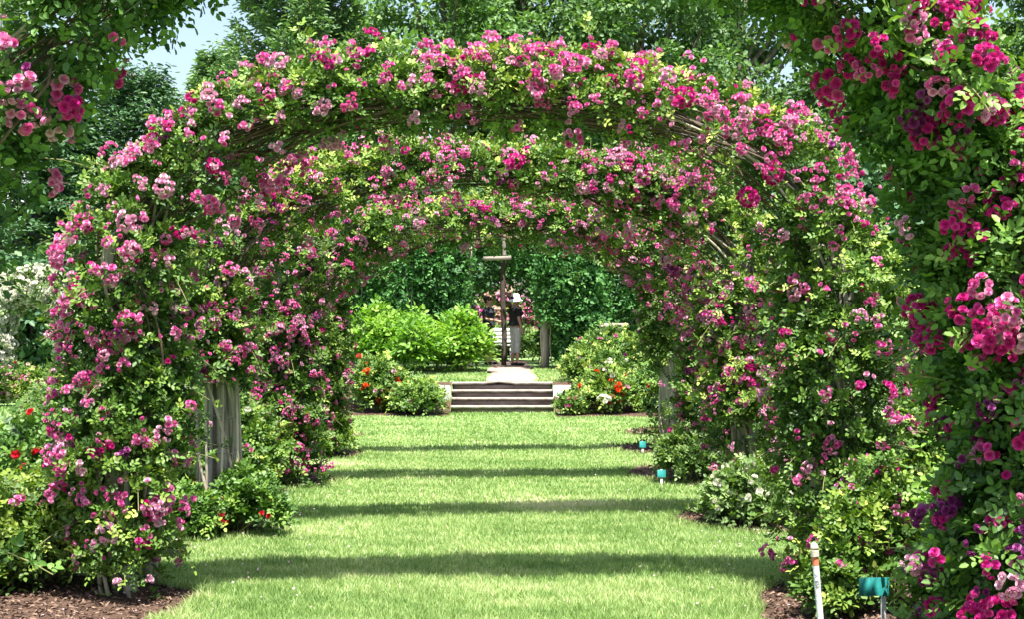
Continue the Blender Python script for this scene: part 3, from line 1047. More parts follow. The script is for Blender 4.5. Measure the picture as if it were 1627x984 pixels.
def bush(name, label, cat, group, x, y, r, h, leafmat='rose_leaf', leaf=.04, nl=5, ns=500, bloom=None, z0=None, seed=0, K=6, upright=.3, wid=.72, lift=.12, aspect=1.0):
    global R
    rs = np.random.default_rng(1000 + seed + int(abs(x * 37 + y * 91)))
    R = rs
    z = float(ground_z(x, y)) if z0 is None else z0
    root = empty(name, (x, y, z))
    tag(root, label, cat, group)
    # a few sub-mounds make an uneven outline
    nm = 7
    mc = rs.normal(0, .30, (nm, 3)) * [r, r * aspect, 0]
    mh = h * rs.uniform(.62, 1.0, nm); mh[0] = h; mc[0] *= .3
    mr = r * rs.uniform(.40, .62, nm)
    q = rs.integers(0, nm, ns)
    d = rs.normal(size=(ns, 3)); d[:, 2] = np.abs(d[:, 2]) * 1.0 - .15; d = nrm(d)
    rho = rs.uniform(.45, 1, ns) ** .7
    P = mc[q] + d * np.stack([mr[q], mr[q] * aspect, mh[q] * .55], -1) * rho[:, None]
    P[:, 2] += mh[q] * .42
    P[:, 2] = np.clip(P[:, 2], lift * h, None)
    dirs = d * .8 + np.array([0, 0, upright]) + rs.normal(0, .35, (ns, 3))
    Ls = rs.uniform(.6, 1.6, ns) * min(.16, r * .38) * (leaf / .04) ** .3
    tint = rs.uniform(.05, .6, ns) + .15 * wave(P, 5 / max(r, .3), seed + 3)
    V, Q, t = sprays(P, dirs, Ls, K, leaf, wid, nl, .3, np.clip(tint, 0, .85), .28, rs)
    V[:, 2] = np.maximum(V[:, 2], .015)
    link('foliage', make_mesh('foliage', V, Q, M[leafmat], t), root)
    a = Acc()
    for k in range(12):
        e = P[rs.integers(0, ns)]
        u = np.linspace(0, 1, 6)[:, None]
        s0 = np.array([rs.normal(0, .06), rs.normal(0, .06), -.02])
        a.tube(s0 + (e - s0) * u + np.array([0, 0, 1]) * np.sin(u * pi) * .06 * h, np.linspace(.008, .004, 6), 5)
    a.build('stems', M['stem'], root, smooth=True)
    if bloom:
        names, pr, nb, br, cs = bloom
        top = rs.permutation(np.where(d[:, 2] > -.05)[0])
        top = top[np.argsort(-(rho[top] - .25 * d[top, 1] + rs.normal(0, .15, len(top))))][:nb]
        rs.shuffle(top)
        Pb = P[top] + nrm(dirs[top]) * (Ls[top] * .9)[:, None]
        Nb = nrm(dirs[top] + [0, -.4, .3])
        nb = len(top)
        idx = rs.choice(len(cs), nb, p=cs) if len(cs) < 8 else rs.choice(8, nb, p=cs)
        mats = pick(rs, nb, names, pr)
        place_clusters(root, Pb + np.array([x, y, z]), Nb, idx, mats, 'l', np.full(nb, br / .0255) * rs.uniform(.8, 1.2, nb), 100, np.array([x, y, z]), 'blossom')
    return root


one = (.75, .2, .05)
few = (.4, .3, .2, .1)
G1 = 'rose bushes planted in the beds beside the lawn walk'
B = bush
# left, near
B('rose_bush', 'bush with red and hot pink large roses at the left edge, before the flowering arch', 'rose bush', G1, -3.45, 10.6, .62, .84, 'rose_leaf_deep', .05, 5, 620, (['red', 'pink', 'palepink'], [.5, .35, .15], 60, .040, one), seed=1)
B('rose_bush', 'yellow green rose bush sprawling round the foot of the lower left post', 'rose bush', G1, -2.72, 8.95, .52, .72, 'rose_leaf_warm', .036, 5, 1150, (['pink', 'palepink'], [.85, .15], 30, .024, few), seed=2)
B('rose_bush', 'dark leaved rose bush low at the left edge on the bark mulch', 'rose bush', G1, -3.3, 8.75, .42, .55, 'rose_leaf_deep', .05, 5, 420, (['pink', 'red'], [.7, .3], 5, .03, one), seed=3)
# strappy perennial at the left edge
rs = np.random.default_rng(5)
root = empty('daylily_clump', (-3.25, 8.15, .05)); tag(root, 'clump of long strap shaped green leaves at the lower left edge', 'plant')
Vs, Qs, Rn = [], [], []; off = 0
for k in range(110):
    an = rs.uniform(0, 6.28); L_ = rs.uniform(.28, .5); u = np.linspace(0, 1, 8)
    out_ = L_ * (u * .35 + .55 * u ** 2); zz = L_ * (1.25 * u - .95 * u ** 2.3)
    ctr = np.stack([cos(an) * (out_ + .04), sin(an) * (out_ + .04), zz + .0], -1)
    sd_ = np.array([-sin(an), cos(an), 0]) * .011
    wv = (np.sin(np.clip(u * .93 + .07, 0, 1) * pi) ** .5)[:, None]
    V = np.stack([ctr - sd_ * wv, ctr + sd_ * wv], 1).reshape(-1, 3)
    Q = np.array([[2 * i, 2 * i + 1, 2 * i + 3, 2 * i + 2] for i in range(7)])
    Vs.append(V); Qs.append(Q + off); Rn.append(np.full(16, rs.uniform(.1, .8))); off += 16
link('blades', make_mesh('blades', np.vstack(Vs), np.vstack(Qs), M['rose_leaf_deep'], np.concatenate(Rn)), root)

B('rose_bush', 'small dark bush with red roses right of the post caged in canes', 'rose bush', G1, -1.97, 11.35, .24, .48, 'rose_leaf_deep', .04, 5, 210, (['red', 'orangered', 'pink'], [.5, .25, .25], 7, .032, one), seed=4)
B('rose_bush', 'low dark bush at the foot of the post caged in canes', 'rose bush', G1, -2.32, 11.15, .26, .36, 'rose_leaf_deep', .04, 5, 200, None, seed=5)
B('rose_bush', 'green bush with scattered pink roses left of the caged post', 'rose bush', G1, -2.95, 11.9, .42, .78, 'rose_leaf', .042, 5, 480, (['pink', 'red', 'palepink'], [.5, .2, .3], 14, .028, one), seed=6)
B('rose_bush', 'tall green bush with few red roses behind the caged post', 'rose bush', G1, -2.62, 13.9, .55, 1.05, 'rose_leaf', .045, 5, 620, (['red', 'pink', 'white'], [.4, .3, .3], 20, .03, one), seed=7)
B('rose_bush', 'bush with orange red rose at the foot of the third left rose curtain', 'rose bush', G1, -2.45, 14.55, .36, .55, 'rose_leaf_deep', .042, 5, 340, (['orangered', 'pink'], [.4, .6], 10, .03, one), seed=8)
B('rose_bush', 'pink flowered bush at the foot of the far left arch post', 'rose bush', G1, -2.2, 17.95, .35, .6, 'rose_leaf', .045, 5, 320, (['pink', 'palepink'], [.7, .3], 24, .026, few), seed=9)
B('rose_bush', 'loose pale green bush on the side lawn below the pale pink bed', 'rose bush', G1, at(85, 19), 19, .55, .78, 'grey_leaf', .045, 5, 620, (['palepink', 'purple'], [.6, .4], 8, .028, one), seed=10)
B('rose_bush', 'round pale green bush between the side lawn and the first left arch leg', 'rose bush', G1, at(165, 17), 17, .5, .82, 'rose_leaf_warm', .045, 5, 560, (['pink', 'purple'], [.6, .4], 10, .028, one), seed=11)
B('rose_bush', 'mid green bush seen between the two left arch legs', 'rose bush', G1, at(300, 15.5), 15.5, .5, .95, 'rose_leaf', .045, 5, 560, (['pink', 'red'], [.7, .3], 12, .028, one), seed=12)
B('rose_bush', 'tall light green bush in the gap right of the caged post', 'rose bush', G1, at(378, 19), 19, .6, 1.2, 'grey_leaf', .05, 5, 560, (['palepink', 'white'], [.6, .4], 12, .03, one), seed=13)
B('rose_bush', 'leafy bush behind the caged left post, farther back on the lawn', 'rose bush', G1, at(250, 22), 22, .8, 1.5, 'rose_leaf', .055, 5, 620, (['pink', 'palepink'], [.6, .4], 14, .032, one), seed=14)
# pale pink bed in the left distance
G2 = 'pale rose bushes of the far left bed'
for k, (px, Y, lab) in enumerate(((-12, 29.3, 'pale pink rose bush cut by the left picture edge in the far bed'), (38, 29.6, 'pale pink rose bush in the far bed below the white arch'), (88, 29.4, 'cream and pink rose bush right end of the far bed'), (140, 29.8, 'cream rose bush beside the first arch leg in the far bed'))):
    B('rose_bush', lab, 'rose bush', G2, at(px, Y), Y, .48, .82, 'rose_leaf', .06, 3, 420, (['palepink', 'cream', 'pink', 'red'], [.5, .35, .1, .05], 60, .035, few), seed=20 + k)
# steps surroundings
B('rose_bush', 'taller bush with orange red roses left of the steps', 'rose bush', G1, at(600, 27.1), 27.1, .62, .98, 'rose_leaf', .06, 5, 520, (['orangered', 'red', 'palepink'], [.5, .3, .2], 22, .055, few), seed=30, z0=.02)
B('rose_bush', 'low spreading bush with pale pink roses by the left kerb stone', 'rose bush', G1, at(664, 26.6), 26.6, .56, .52, 'rose_leaf', .055, 5, 480, (['palepink', 'pink'], [.6, .4], 12, .038, one), seed=31, z0=.03)
B('rose_bush', 'bush with bright orange red and white roses right of the steps', 'rose bush', G1, at(968, 27.0), 27.0, .56, .82, 'rose_leaf', .06, 5, 560, (['orangered', 'palepink', 'white', 'red'], [.4, .25, .2, .15], 40, .055, few), seed=32, z0=.02)
B('rose_bush', 'knee high bush with pink roses at the right foot of the steps', 'rose bush', G1, at(908, 26.5), 26.5, .27, .36, 'rose_leaf', .05, 5, 200, (['pink', 'palepink'], [.7, .3], 9, .04, one), seed=33, z0=.03)
B('rose_bush', 'green bush with white roses on the upper lawn right of the path', 'rose bush', G1, at(935, 28.7), 28.7, .48, .6, 'rose_leaf', .055, 5, 420, (['white', 'palepink'], [.7, .3], 12, .04, one), seed=34)
B('rose_bush', 'pink flowered bush on the upper lawn below the stone bench slab', 'rose bush', G1, at(968, 30.5), 30.5, .6, .98, 'rose_leaf', .06, 5, 520, (['pink', 'palepink', 'purple'], [.6, .2, .2], 26, .04, one), seed=35)
B('rose_bush', 'dark green bush at the far right of the steps bed', 'rose bush', G1, at(1050, 27.2), 27.2, .7, .9, 'rose_leaf_deep', .06, 5, 480, (['red', 'palepink'], [.5, .5], 8, .04, one), seed=36, z0=.05)
# bright green shrubs before the pergola
G3 = 'bright green shrubs on the upper lawn before the pergola'
for k, (px, Y, r, h, lab) in enumerate(((602, 31.3, .72, 1.36, 'leftmost bright lime green shrub on the upper lawn'), (668, 31.0, .70, 1.15, 'middle bright lime green shrub on the upper lawn'), (735, 31.2, .66, 1.22, 'bright lime green shrub beside the path and the two people'), (545, 32.0, .8, 1.4, 'bright green shrub half hidden behind the far left rose curtain'))):
    B('shrub', lab, 'shrub', G3, at(px, Y), Y, r, h, 'lime_leaf', .115, 3, 520, None, seed=40 + k, wid=.62, upright=.6)
# right side
B('white_rose_bush', 'low bush with white roses on the mulch before the second right post', 'rose bush', G1, at(1192, 11.75), 11.75, .34, .42, 'grey_leaf', .042, 5, 420, (['white'], [1.0], 30, .038, one), seed=50, z0=.03)
B('rose_bush', 'pale leafed small bush before the third right arch post', 'rose bush', G1, at(1088, 15.0), 15.0, .24, .52, 'grey_leaf', .042, 5, 230, (['white', 'pink'], [.5, .5], 5, .022, one), seed=51, z0=.03)
B('rose_bush', 'tall yellow green rose bush right of the striped pipe', 'rose bush', G1, 2.12, 8.1, .28, .90, 'rose_leaf', .036, 5, 400, (['pink', 'magenta', 'purple'], [.5, .3, .2], 20, .024, few), seed=52, z0=.03, lift=.08)
B('rose_bush', 'leafy green rose bush with purple clusters in front of the near right trunk', 'rose bush', G1, 2.42, 7.0, .32, .82, 'rose_leaf_deep', .042, 5, 520, (['magenta', 'purple'], [.5, .5], 10, .027, few), seed=53, z0=.03)
B('rose_bush', 'light green rose shoots at the right picture edge, waist high', 'rose bush', G1, 2.62, 7.4, .36, 1.5, 'lime_leaf', .045, 5, 600, (['pink', 'cream'], [.8, .2], 6, .028, one), seed=54, z0=.03)
B('rose_bush', 'sparse low shoots under the near right arch leg', 'rose bush', G1, 1.80, 7.9, .18, .34, 'rose_leaf', .036, 5, 130, (['white', 'purple'], [.5, .5], 4, .022, one), seed=55, z0=.03)
B('rose_bush', 'yellow green bush seen between the first and second right arch posts', 'rose bush', G1, 2.95, 13.6, .6, 1.35, 'rose_leaf_warm', .048, 5, 700, (['pink', 'palepink', 'purple'], [.4, .4, .2], 26, .026, few), seed=56)
B('rose_bush', 'big green bush behind the first right arch leg', 'rose bush', G1, 3.55, 11.6, .65, 1.35, 'rose_leaf', .046, 5, 700, (['pink', 'palepink'], [.6, .4], 20, .026, few), seed=57)
B('rose_bush', 'green bush behind the third right arch post', 'rose bush', G1, 2.95, 17.2, .55, 1.1, 'rose_leaf', .048, 5, 520, (['pink', 'palepink'], [.6, .4], 16, .028, few), seed=58)
B('rose_bush', 'tall green bush behind the right posts in the distance', 'rose bush', G1, 4.2, 20.5, .9, 1.9, 'rose_leaf', .06, 5, 760, (['palepink', 'pink'], [.6, .4], 20, .034, few), seed=59)
B('rose_bush', 'tall bright green bush behind the nearest right arch leg', 'rose bush', G1, 4.3, 13.2, .8, 2.1, 'rose_leaf_warm', .05, 5, 900, (['palepink', 'pink'], [.6, .4], 24, .03, few), seed=60)

# white climbing rose arch on the left
pw, _ = arch_path(.86, 1.45, 2.5, 2.1, 31.0, 31.0, xs_=at(58, 31))
rw = empty('climbing_rose', (float(at(58, 31)), 31, 0)); tag(rw, 'white flowering climbing rose on a small arch at the far left', 'climbing rose')
rs = np.random.default_rng(77); R = rs
k = rs.integers(0, len(pw), 1500); ph = rs.uniform(0, 2 * pi, 1500)
Tn = nrm(np.gradient(pw * [1, 0, 1], axis=0)); On = np.stack([-Tn[:, 2], 0 * Tn[:, 0], Tn[:, 0]], -1)
Dn = np.cos(ph)[:, None] * On[k] + np.sin(ph)[:, None] * np.array([0, 1, 0])
Pn = pw[k] + Dn * .27 * rs.uniform(.4, 1, 1500)[:, None]
org = np.array(rw.location)
V, Q, t = sprays(Pn, Dn + rs.normal(0, .4, Dn.shape), rs.uniform(.12, .3, 1500), 5, .06, .7, 3, .5, None, .3, rs)
link('foliage', make_mesh('foliage', V - org, Q, M['grey_leaf'], t), rw)
s_ = rs.permutation(1500)[:800]
place_clusters(rw, Pn[s_] + Dn[s_] * .16, Dn[s_] + [0, -.4, .2], rs.integers(0, 7, 800), np.array(['white'] * 800), 'l', np.full(800, 2.0), 100, org)
fr = empty('arch_frame', (float(at(58, 31)), 31, 0)); tag(fr, 'small arch frame under the white climbing rose at the far left', 'garden arch')
for sx in (-.86, .86):
    a = Acc(); a.tube(np.array([[sx, 0, -.1], [sx, 0, .7], [sx, 0, 1.4]]), .05, 8); a.build('post', M['post'], fr)
a = Acc(); a.tube(pw[::8] - org, .015, 6); a.build('hoop', M['wood_dark'], fr)


# ------------------------------------------------------------------ pergola behind the steps
PG = .70
pg = empty('pergola', (0.2, 33.0, PG)); tag(pg, 'rustic wooden pergola of grey posts and poles behind the steps', 'pergola')


def pole(name, p, q, r, mat='wood_grey', k=10):
    a = Acc()
    p = np.array(p, float) - [0.2, 33.0, PG]; q = np.array(q, float) - [0.2, 33.0, PG]
    u = np.linspace(0, 1, 8)[:, None]
    d = np.linalg.norm(q - p)
    pts = p + (q - p) * u + np.array([1, .6, .2]) * np.sin(u * 7) * .008 * d
    a.tube(pts, r, k)
    return a.build(name, M[mat], pg, smooth=True)


for x in (-3.6, at(742, 32.6), at(865, 32.6), 3.9):
    pole('post', (x, 32.6, PG - .1), (x + .02, 32.6, 3.45), .095, 'post')
for x in (-3.6, -.75, 1.15, 3.9):
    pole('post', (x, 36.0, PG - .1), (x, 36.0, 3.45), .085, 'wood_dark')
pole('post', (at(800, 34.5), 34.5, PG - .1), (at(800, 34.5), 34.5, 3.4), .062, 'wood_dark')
pole('post', (at(801, 32.2), 32.2, 3.12), (at(801, 32.2), 32.2, 3.66), .04)
pole('beam', (at(768, 32.1), 32.08, 3.10), (at(812, 32.1), 32.08, 3.12), .045)
pole('beam', (at(752, 32.2), 32.2, 3.64), (at(850, 32.2), 32.2, 3.63), .03)
for y in (32.6, 34.3, 36.0):
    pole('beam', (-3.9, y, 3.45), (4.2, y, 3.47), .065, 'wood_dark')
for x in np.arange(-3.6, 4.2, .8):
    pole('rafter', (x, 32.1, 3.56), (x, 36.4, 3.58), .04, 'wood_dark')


def vine(label, boxes, n, leaf=.095, seed=0):
    global R
    rs = np.random.default_rng(300 + seed); R = rs
    b0 = boxes[0]
    root = empty('climbing_vine', (float((b0[0] + b0[1]) / 2), float((b0[2] + b0[3]) / 2), PG)); tag(root, label, 'vine', 'vines smothering the pergola')
    org = np.array(root.location)
    Ps, Ds = [], []
    tot = sum((b[1] - b[0] + .3) * (b[5] - b[4] + .3) for b in boxes)
    for (xa, xb, ya, yb, za, zb) in boxes:
        m = int(n * (xb - xa + .3) * (zb - za + .3) / tot)
        u = rs.uniform(-1, 1, (m, 3))
        # push to a rounded box surface
        e = np.abs(u) ** 4
        s = (e.sum(1)) ** .25
        u = u / s[:, None] * rs.uniform(.7, 1, m)[:, None]
        P = np.stack([(xa + xb) / 2 + u[:, 0] * (xb - xa) / 2, (ya + yb) / 2 + u[:, 1] * (yb - ya) / 2, (za + zb) / 2 + u[:, 2] * (zb - za) / 2], -1)
        c = np.array([(xa + xb) / 2, (ya + yb) / 2, (za + zb) / 2])
        P += nrm(P - c) * (.14 * wave(P, 4, seed)[:, None])
        D = nrm(np.sign(u) * np.abs(u) ** 3)
        Ps.append(P); Ds.append(D)
    P = np.vstack(Ps); D = np.vstack(Ds)
    V, Q, t = sprays(P, D * .8 + [0, 0, -.35] + rs.normal(0, .35, P.shape), rs.uniform(.12, .35, len(P)), 4, leaf, .62, 3, .9, None, .35, rs)
    V[:, 2] = np.maximum(V[:, 2], PG + .02)
    link('foliage', make_mesh('foliage', V - org, Q, M['vine_leaf'], t), root)
    for k in range(7 if b0[4] < 3 else 0):
        a = Acc()
        e = P[rs.integers(0, len(P))]
        s0 = np.array([e[0] + rs.normal(0, .15), e[1], PG])
        u = np.linspace(0, 1, 10)[:, None]
        a.tube(s0 + (e - s0) * u + np.array([1, 0, 0]) * np.sin(u * 8 + k) * .05 - org, .012, 5)
        a.build('stem', M['cane'], root)
    return root


vine('dark glossy vine hanging in a curtain on the pergola left of the doorway', [(at(690, 32.3), at(738, 32.3), 32.0, 32.8, 2.15, 3.7), (at(634, 32.3), at(668, 32.3), 32.0, 32.6, 1.4, 3.7), (at(660, 32.3), at(715, 32.3), 32.0, 32.6, 3.2, 3.7), (at(690, 32.3), at(722, 32.3), 32.1, 32.7, 1.2, 2.3)], 900, seed=1)
vine('dark vine over the left end of the pergola behind the lime green shrubs', [(-3.9, at(596, 32.3), 32.1, 32.9, 1.4, 3.75)], 900, seed=2)
vine('dense glossy green vine reaching the ground right of the pergola doorway', [(at(864, 32.2), at(948, 32.2), 31.85, 32.8, 1.9, 3.7), (at(896, 32.2), at(958, 32.2), 31.95, 32.8, PG, 2.3)], 1500, seed=3)
vine('vine on the right end of the pergola beyond the dark gap', [(at(1010, 32.3), 4.3, 32.1, 32.9, 1.0, 3.7)], 800, seed=4)
vine('flat mat of vine forming the roof of the pergola', [(-4.1, 4.4, 32.5, 36.6, 3.55, 3.95)], 1700, .12, seed=5)
vine('dark vine on the rear posts deep inside the pergola, left', [(-4.0, -.75, 35.8, 36.5, PG, 3.6), (-.9, .9, 34.9, 35.3, 2.75, 3.5)], 700, .11, seed=6)
vine('dark vine on the rear posts deep inside the pergola, right', [(1.0, 4.2, 35.8, 36.5, PG, 3.6)], 700, .11, seed=7)
B('rose_bush', 'sunlit pink and cream roses seen through the pergola doorway', 'rose bush', None, .15, 43.5, 1.7, 2.1, 'rose_leaf_warm', .09, 3, 620, (['pink', 'cream', 'palepink'], [.3, .35, .35], 170, .085, (.1, .2, .4, .3)), seed=70, z0=.66)
B('shrub', 'shaded green shrub behind the white bench inside the doorway view', 'shrub', None, .3, 38.9, 1.5, 1.0, 'rose_leaf', .08, 3, 420, None, seed=71, z0=.66)

# stone slab seat at the right
a = Acc(); a.box((0, 0, 0), (.62, .4, .09), bev=.015)
sb = empty('stone_bench', (at(975, 31.6), 31.6, .68)); tag(sb, 'pale stone slab seat half hidden by pink roses right of the vine', 'bench')
a.build('slab', M['stone_light'], sb, loc=(0, 0, .95))
for sx in (-.2, .2):
    a = Acc(); a.box((sx, 0, .45), (.1, .3, .9), bev=.01); a.build('leg', M['stone_riser'], sb)

# white bench
wb = empty('park_bench', (at(775, 37.6), 37.6, .70), .05); tag(wb, 'white slatted garden bench behind the two people inside the pergola', 'bench')
a = Acc()
for k in range(5): a.box((0, -.18 + k * .09, .43), (1.3, .065, .025), bev=.004)
a.build('seat', M['white_paint'], wb)
a = Acc()
for k in range(4): a.box((0, .24 + k * .02, .53 + k * .10), (1.3, .02, .065), bev=.004)
a.build('backrest', M['white_paint'], wb)
for sx in (-.6, .6):
    for sy in (-.16, .2):
        a = Acc(); a.box((sx, sy, .2), (.05, .05, .44), bev=.004); a.build('leg', M['white_paint'], wb)


# ------------------------------------------------------------------ people
def skin_mesh(name, verts, edges, radii, mat, sub=2, root=0):
    me = bpy.data.meshes.new(name + '_cage')
    me.from_pydata(verts, edges, [])
    ob = bpy.data.objects.new(name + '_cage', me)
    C.objects.link(ob)
    ob.modifiers.new('skin', 'SKIN')
    sv = me.skin_vertices[0].data if me.skin_vertices else None
    if sv is None:
        import bmesh
        bm = bmesh.new(); bm.from_mesh(me); bm.verts.layers.skin.verify(); bm.to_mesh(me); bm.free()
        sv = me.skin_vertices[0].data
    for i, r in enumerate(radii):
        sv[i].radius = r if isinstance(r, (tuple, list)) else (r, r)
        sv[i].use_root = (i == root)
    s = ob.modifiers.new('sub', 'SUBSURF'); s.levels = sub; s.render_levels = sub
    dg = bpy.context.evaluated_depsgraph_get()
    m2 = bpy.data.meshes.new_from_object(ob.evaluated_get(dg))
    m2.name = name
    m2.materials.clear(); m2.materials.append(mat)
    for p in m2.polygons: p.use_smooth = True
    bpy.data.objects.remove(ob)
    return m2


def chain(*pts_r):
    V = [p[:3] for p in pts_r]; Rr = [p[3] for p in pts_r]
    E = [(i, i + 1) for i in range(len(V) - 1)]
    return V, E, Rr


def ellipsoid(c, s, nu=20, nv=12, f=None):
    u = np.arange(nu) * 2 * pi / nu; v = np.linspace(-pi / 2, pi / 2, nv)
    V = np.array([[cos(b_) * cos(a_), cos(b_) * sin(a_), sin(b_)] for b_ in v for a_ in u])
    V = V * np.array(s)
    if f is not None: V = f(V)
    Q = np.array([[j * nu + i, j * nu + (i + 1) % nu, (j + 1) * nu + (i + 1) % nu, (j + 1) * nu + i] for j in range(nv - 1) for i in range(nu)])
    return V + np.array(c), Q


def person(loc, rz, label, shirt, legs_mat, leg_cut, hat=None, hair=True, arm_bend=0):
    """figure 1.6 m tall facing local -Y; x is its left/right"""
    root = empty('person', loc, rz); tag(root, label, 'person')
    # body, one continuous skin: pelvis root
    V = [(0, 0, .90), (0, .01, 1.08), (0, .0, 1.25), (0, .01, 1.34), (0, -.005, 1.42), (0, -.02, 1.50), (0, -.015, 1.56)]
    Rr = [(.15, .11), (.14, .10), (.15, .105), (.09, .07), (.052, .052), (.078, .092), (.062, .075)]
    E = [(0, 1), (1, 2), (2, 3), (3, 4), (4, 5), (5, 6)]
    for s in (-1, 1):
        b = len(V)
        st_ = .07 * s
        V += [(s * .09, 0, .82), (s * .105 + st_ * .1, -.01, .48), (s * .115 + st_ * .2, .02, .10), (s * .12 + st_ * .2, -.02, .035), (s * .13 + st_ * .3, -.15, .025)]
        Rr += [.088, .058, .036, (.036, .034), (.035, .022)]
        E += [(0, b), (b, b + 1), (b + 1, b + 2), (b + 2, b + 3), (b + 3, b + 4)]
        b = len(V)
        fw = arm_bend
        V += [(s * .165, 0, 1.32), (s * .20, .01, 1.07), (s * .205, -.06 - fw * .18, .86 + fw * .18), (s * .205, -.085 - fw * .25, .80 + fw * .22)]
        Rr += [.052, .038, .026, (.022, .034)]
        E += [(3, b), (b, b + 1), (b + 1, b + 2), (b + 2, b + 3)]
        hand = V[-1]; hi = len(V) - 1
        for k, (dx, L_) in enumerate(((-.024, .055), (-.008, .065), (.008, .062), (.024, .05))):
            b = len(V)
            V += [(hand[0] + .01 * s, hand[1] + dx, hand[2] - .03), (hand[0] + .004 * s, hand[1] + dx - .004, hand[2] - .03 - L_ * .55), (hand[0] - .008 * s, hand[1] + dx - .006, hand[2] - .03 - L_)]
            Rr += [.0085, .008, .0065]
            E += [(hi, b), (b, b + 1), (b + 1, b + 2)]
        b = len(V)
        V += [(hand[0] - .01 * s, hand[1] - .038, hand[2] + .0), (hand[0] - .016 * s, hand[1] - .048, hand[2] - .035)]
        Rr += [.010, .008]
        E += [(hi, b), (b, b + 1)]
    body = link('body', skin_mesh('body', V, E, Rr, M['skin'], 2), root)
    # face details on the head (head centre z 1.52)
    a = Acc()
    vv, q = ellipsoid((0, -.108, 1.505), (.014, .02, .022), 10, 7); a.add(vv, q)
    a.build('nose', M['skin'], root, smooth=True)
    for s in (-1, 1):
        a = Acc(); vv, q = ellipsoid((s * .03, -.088, 1.53), (.012, .008, .008), 8, 6); a.add(vv, q); a.build('eye', M['black'], root, smooth=True)
        a = Acc(); vv, q = ellipsoid((s * .082, 0, 1.515), (.012, .02, .032), 8, 6); a.add(vv, q); a.build('ear', M['skin'], root, smooth=True)
    a = Acc(); vv, q = ellipsoid((0, -.094, 1.465), (.024, .006, .006), 8, 6); a.add(vv, q); a.build('mouth', M['red'], root, smooth=True)
    # shirt
    V = [(0, 0, .93), (0, .01, 1.08), (0, .0, 1.22), (0, .005, 1.33), (0, .0, 1.385)]
    Rr = [(.185, .145), (.175, .135), (.175, .13), (.12, .095), (.065, .062)]
    E = [(0, 1), (1, 2), (2, 3), (3, 4)]
    for s in (-1, 1):
        b = len(V); V += [(s * .16, 0, 1.325), (s * .195, .008, 1.16), (s * .205, .006, 1.12)]; Rr += [.07, .062, .06]
        E += [(3, b), (b, b + 1), (b + 1, b + 2)]
    link('shirt', skin_mesh('shirt', V, E, Rr, shirt, 2, 1), root)
    # trousers
    V = [(0, 0, .94), (0, 0, .86)]; Rr = [(.165, .13), (.165, .135)]; E = [(0, 1)]
    for s in (-1, 1):
        b = len(V); V += [(s * .092, 0, .78), (s * .106, -.005, (leg_cut + .78) / 2), (s * .114, .008, leg_cut + .04), (s * .114, .01, leg_cut)]
        Rr += [.100, .076, .064, .062]
        E += [(1, b), (b, b + 1), (b + 1, b + 2), (b + 2, b + 3)]
    link('trousers', skin_mesh('trousers', V, E, Rr, legs_mat, 2, 1), root)
    for s in (-1, 1):
        a = Acc(); vv, q = ellipsoid((s * .14, -.06, .035), (.045, .13, .035), 14, 8); a.add(vv, q); a.build('shoe', M['black'], root, smooth=True)
    if hair:
        a = Acc(); vv, q = ellipsoid((0, .022, 1.555), (.094, .104, .090), 20, 12, lambda v: v + .006 * wave(v, 60, 4)[:, None]); a.add(vv, q)
        a.build('hair', M['hair'], root, smooth=True)
    if hat:
        a = Acc()
        prof = [(.0, .125), (.06, .12), (.092, .095), (.102, .03), (.106, .0), (.15, -.035), (.172, -.06), (.170, -.064), (.148, -.042), (.104, -.008)]
        n = 28
        V = np.array([[r_ * cos(2 * pi * i / n), r_ * 1.05 * sin(2 * pi * i / n), z_ + .012 * sin(4 * pi * i / n) * (r_ > .12)] for (r_, z_) in prof for i in range(n)])
        Q = np.array([[j * n + i, j * n + (i + 1) % n, (j + 1) * n + (i + 1) % n, (j + 1) * n + i] for j in range(len(prof) - 1) for i in range(n)])
        a.add(V + [0, .0, 1.555], Q)
        a.build('sun_hat', hat, root, smooth=True)
    return root


person((at(819, 33.9), 33.9, .705), radians(115), 'person in white sun hat, black shirt and pale cropped trousers in the pergola doorway', M['shirt_black'], M['trousers'], .28, hat=M['hat'])
person((at(776, 34.7), 34.7, .705), radians(75), 'bareheaded person in dark shirt and navy shorts standing in shade left of the pergola post', M['shirt_navy'], M['shorts_navy'], .45, arm_bend=1)

# ------------------------------------------------------------------ striped pipe and plant labels
pp = empty('marker_pipe', (1.655, 7.5, 0)); tag(pp, 'white plastic pipe with orange band and beige elbow at the lower right bed', 'pipe')


def seg(name, z0, z1, r, mat, k=20, ex=None):
    a = Acc()
    z = np.array([z0, z0 + .001, z1 - .001, z1]) if z1 - z0 > .01 else np.array([z0, z1])
    pts = np.stack([-.085 * z, 0 * z, z], -1)
    a.tube(pts, r, k)
    if ex is not None: a.tube(ex, r, k)
    return a.build(name, M[mat], pp, smooth=False)


seg('pipe', -.2, .385, .0165, 'pvc')
seg('band', .385, .43, .0170, 'orange')
seg('cap', .43, .462, .0225, 'beige', ex=None)
t_ = np.linspace(0, 1, 6)
a = Acc(); a.tube(np.stack([-.037 - .012 * t_ ** 2 * 1.2, .02 * t_, .462 + .028 * np.sin(t_ * 1.5)], -1), np.array([.021, .021, .0205, .019, .015, .006]), 16)
a.build('elbow', M['beige'], pp, smooth=True)
tx = bpy.data.curves.new('marking', 'FONT'); tx.body = 'A  6SB'; tx.size = .026; tx.extrude = .0004; tx.align_x = 'CENTER'; tx.align_y = 'CENTER'
to = bpy.data.objects.new('marking', tx); C.objects.link(to)
dg = bpy.context.evaluated_depsgraph_get()
tm = bpy.data.meshes.new_from_object(to.evaluated_get(dg)); bpy.data.objects.remove(to)
tm.name = 'marking'; tm.materials.clear(); tm.materials.append(M['black'])
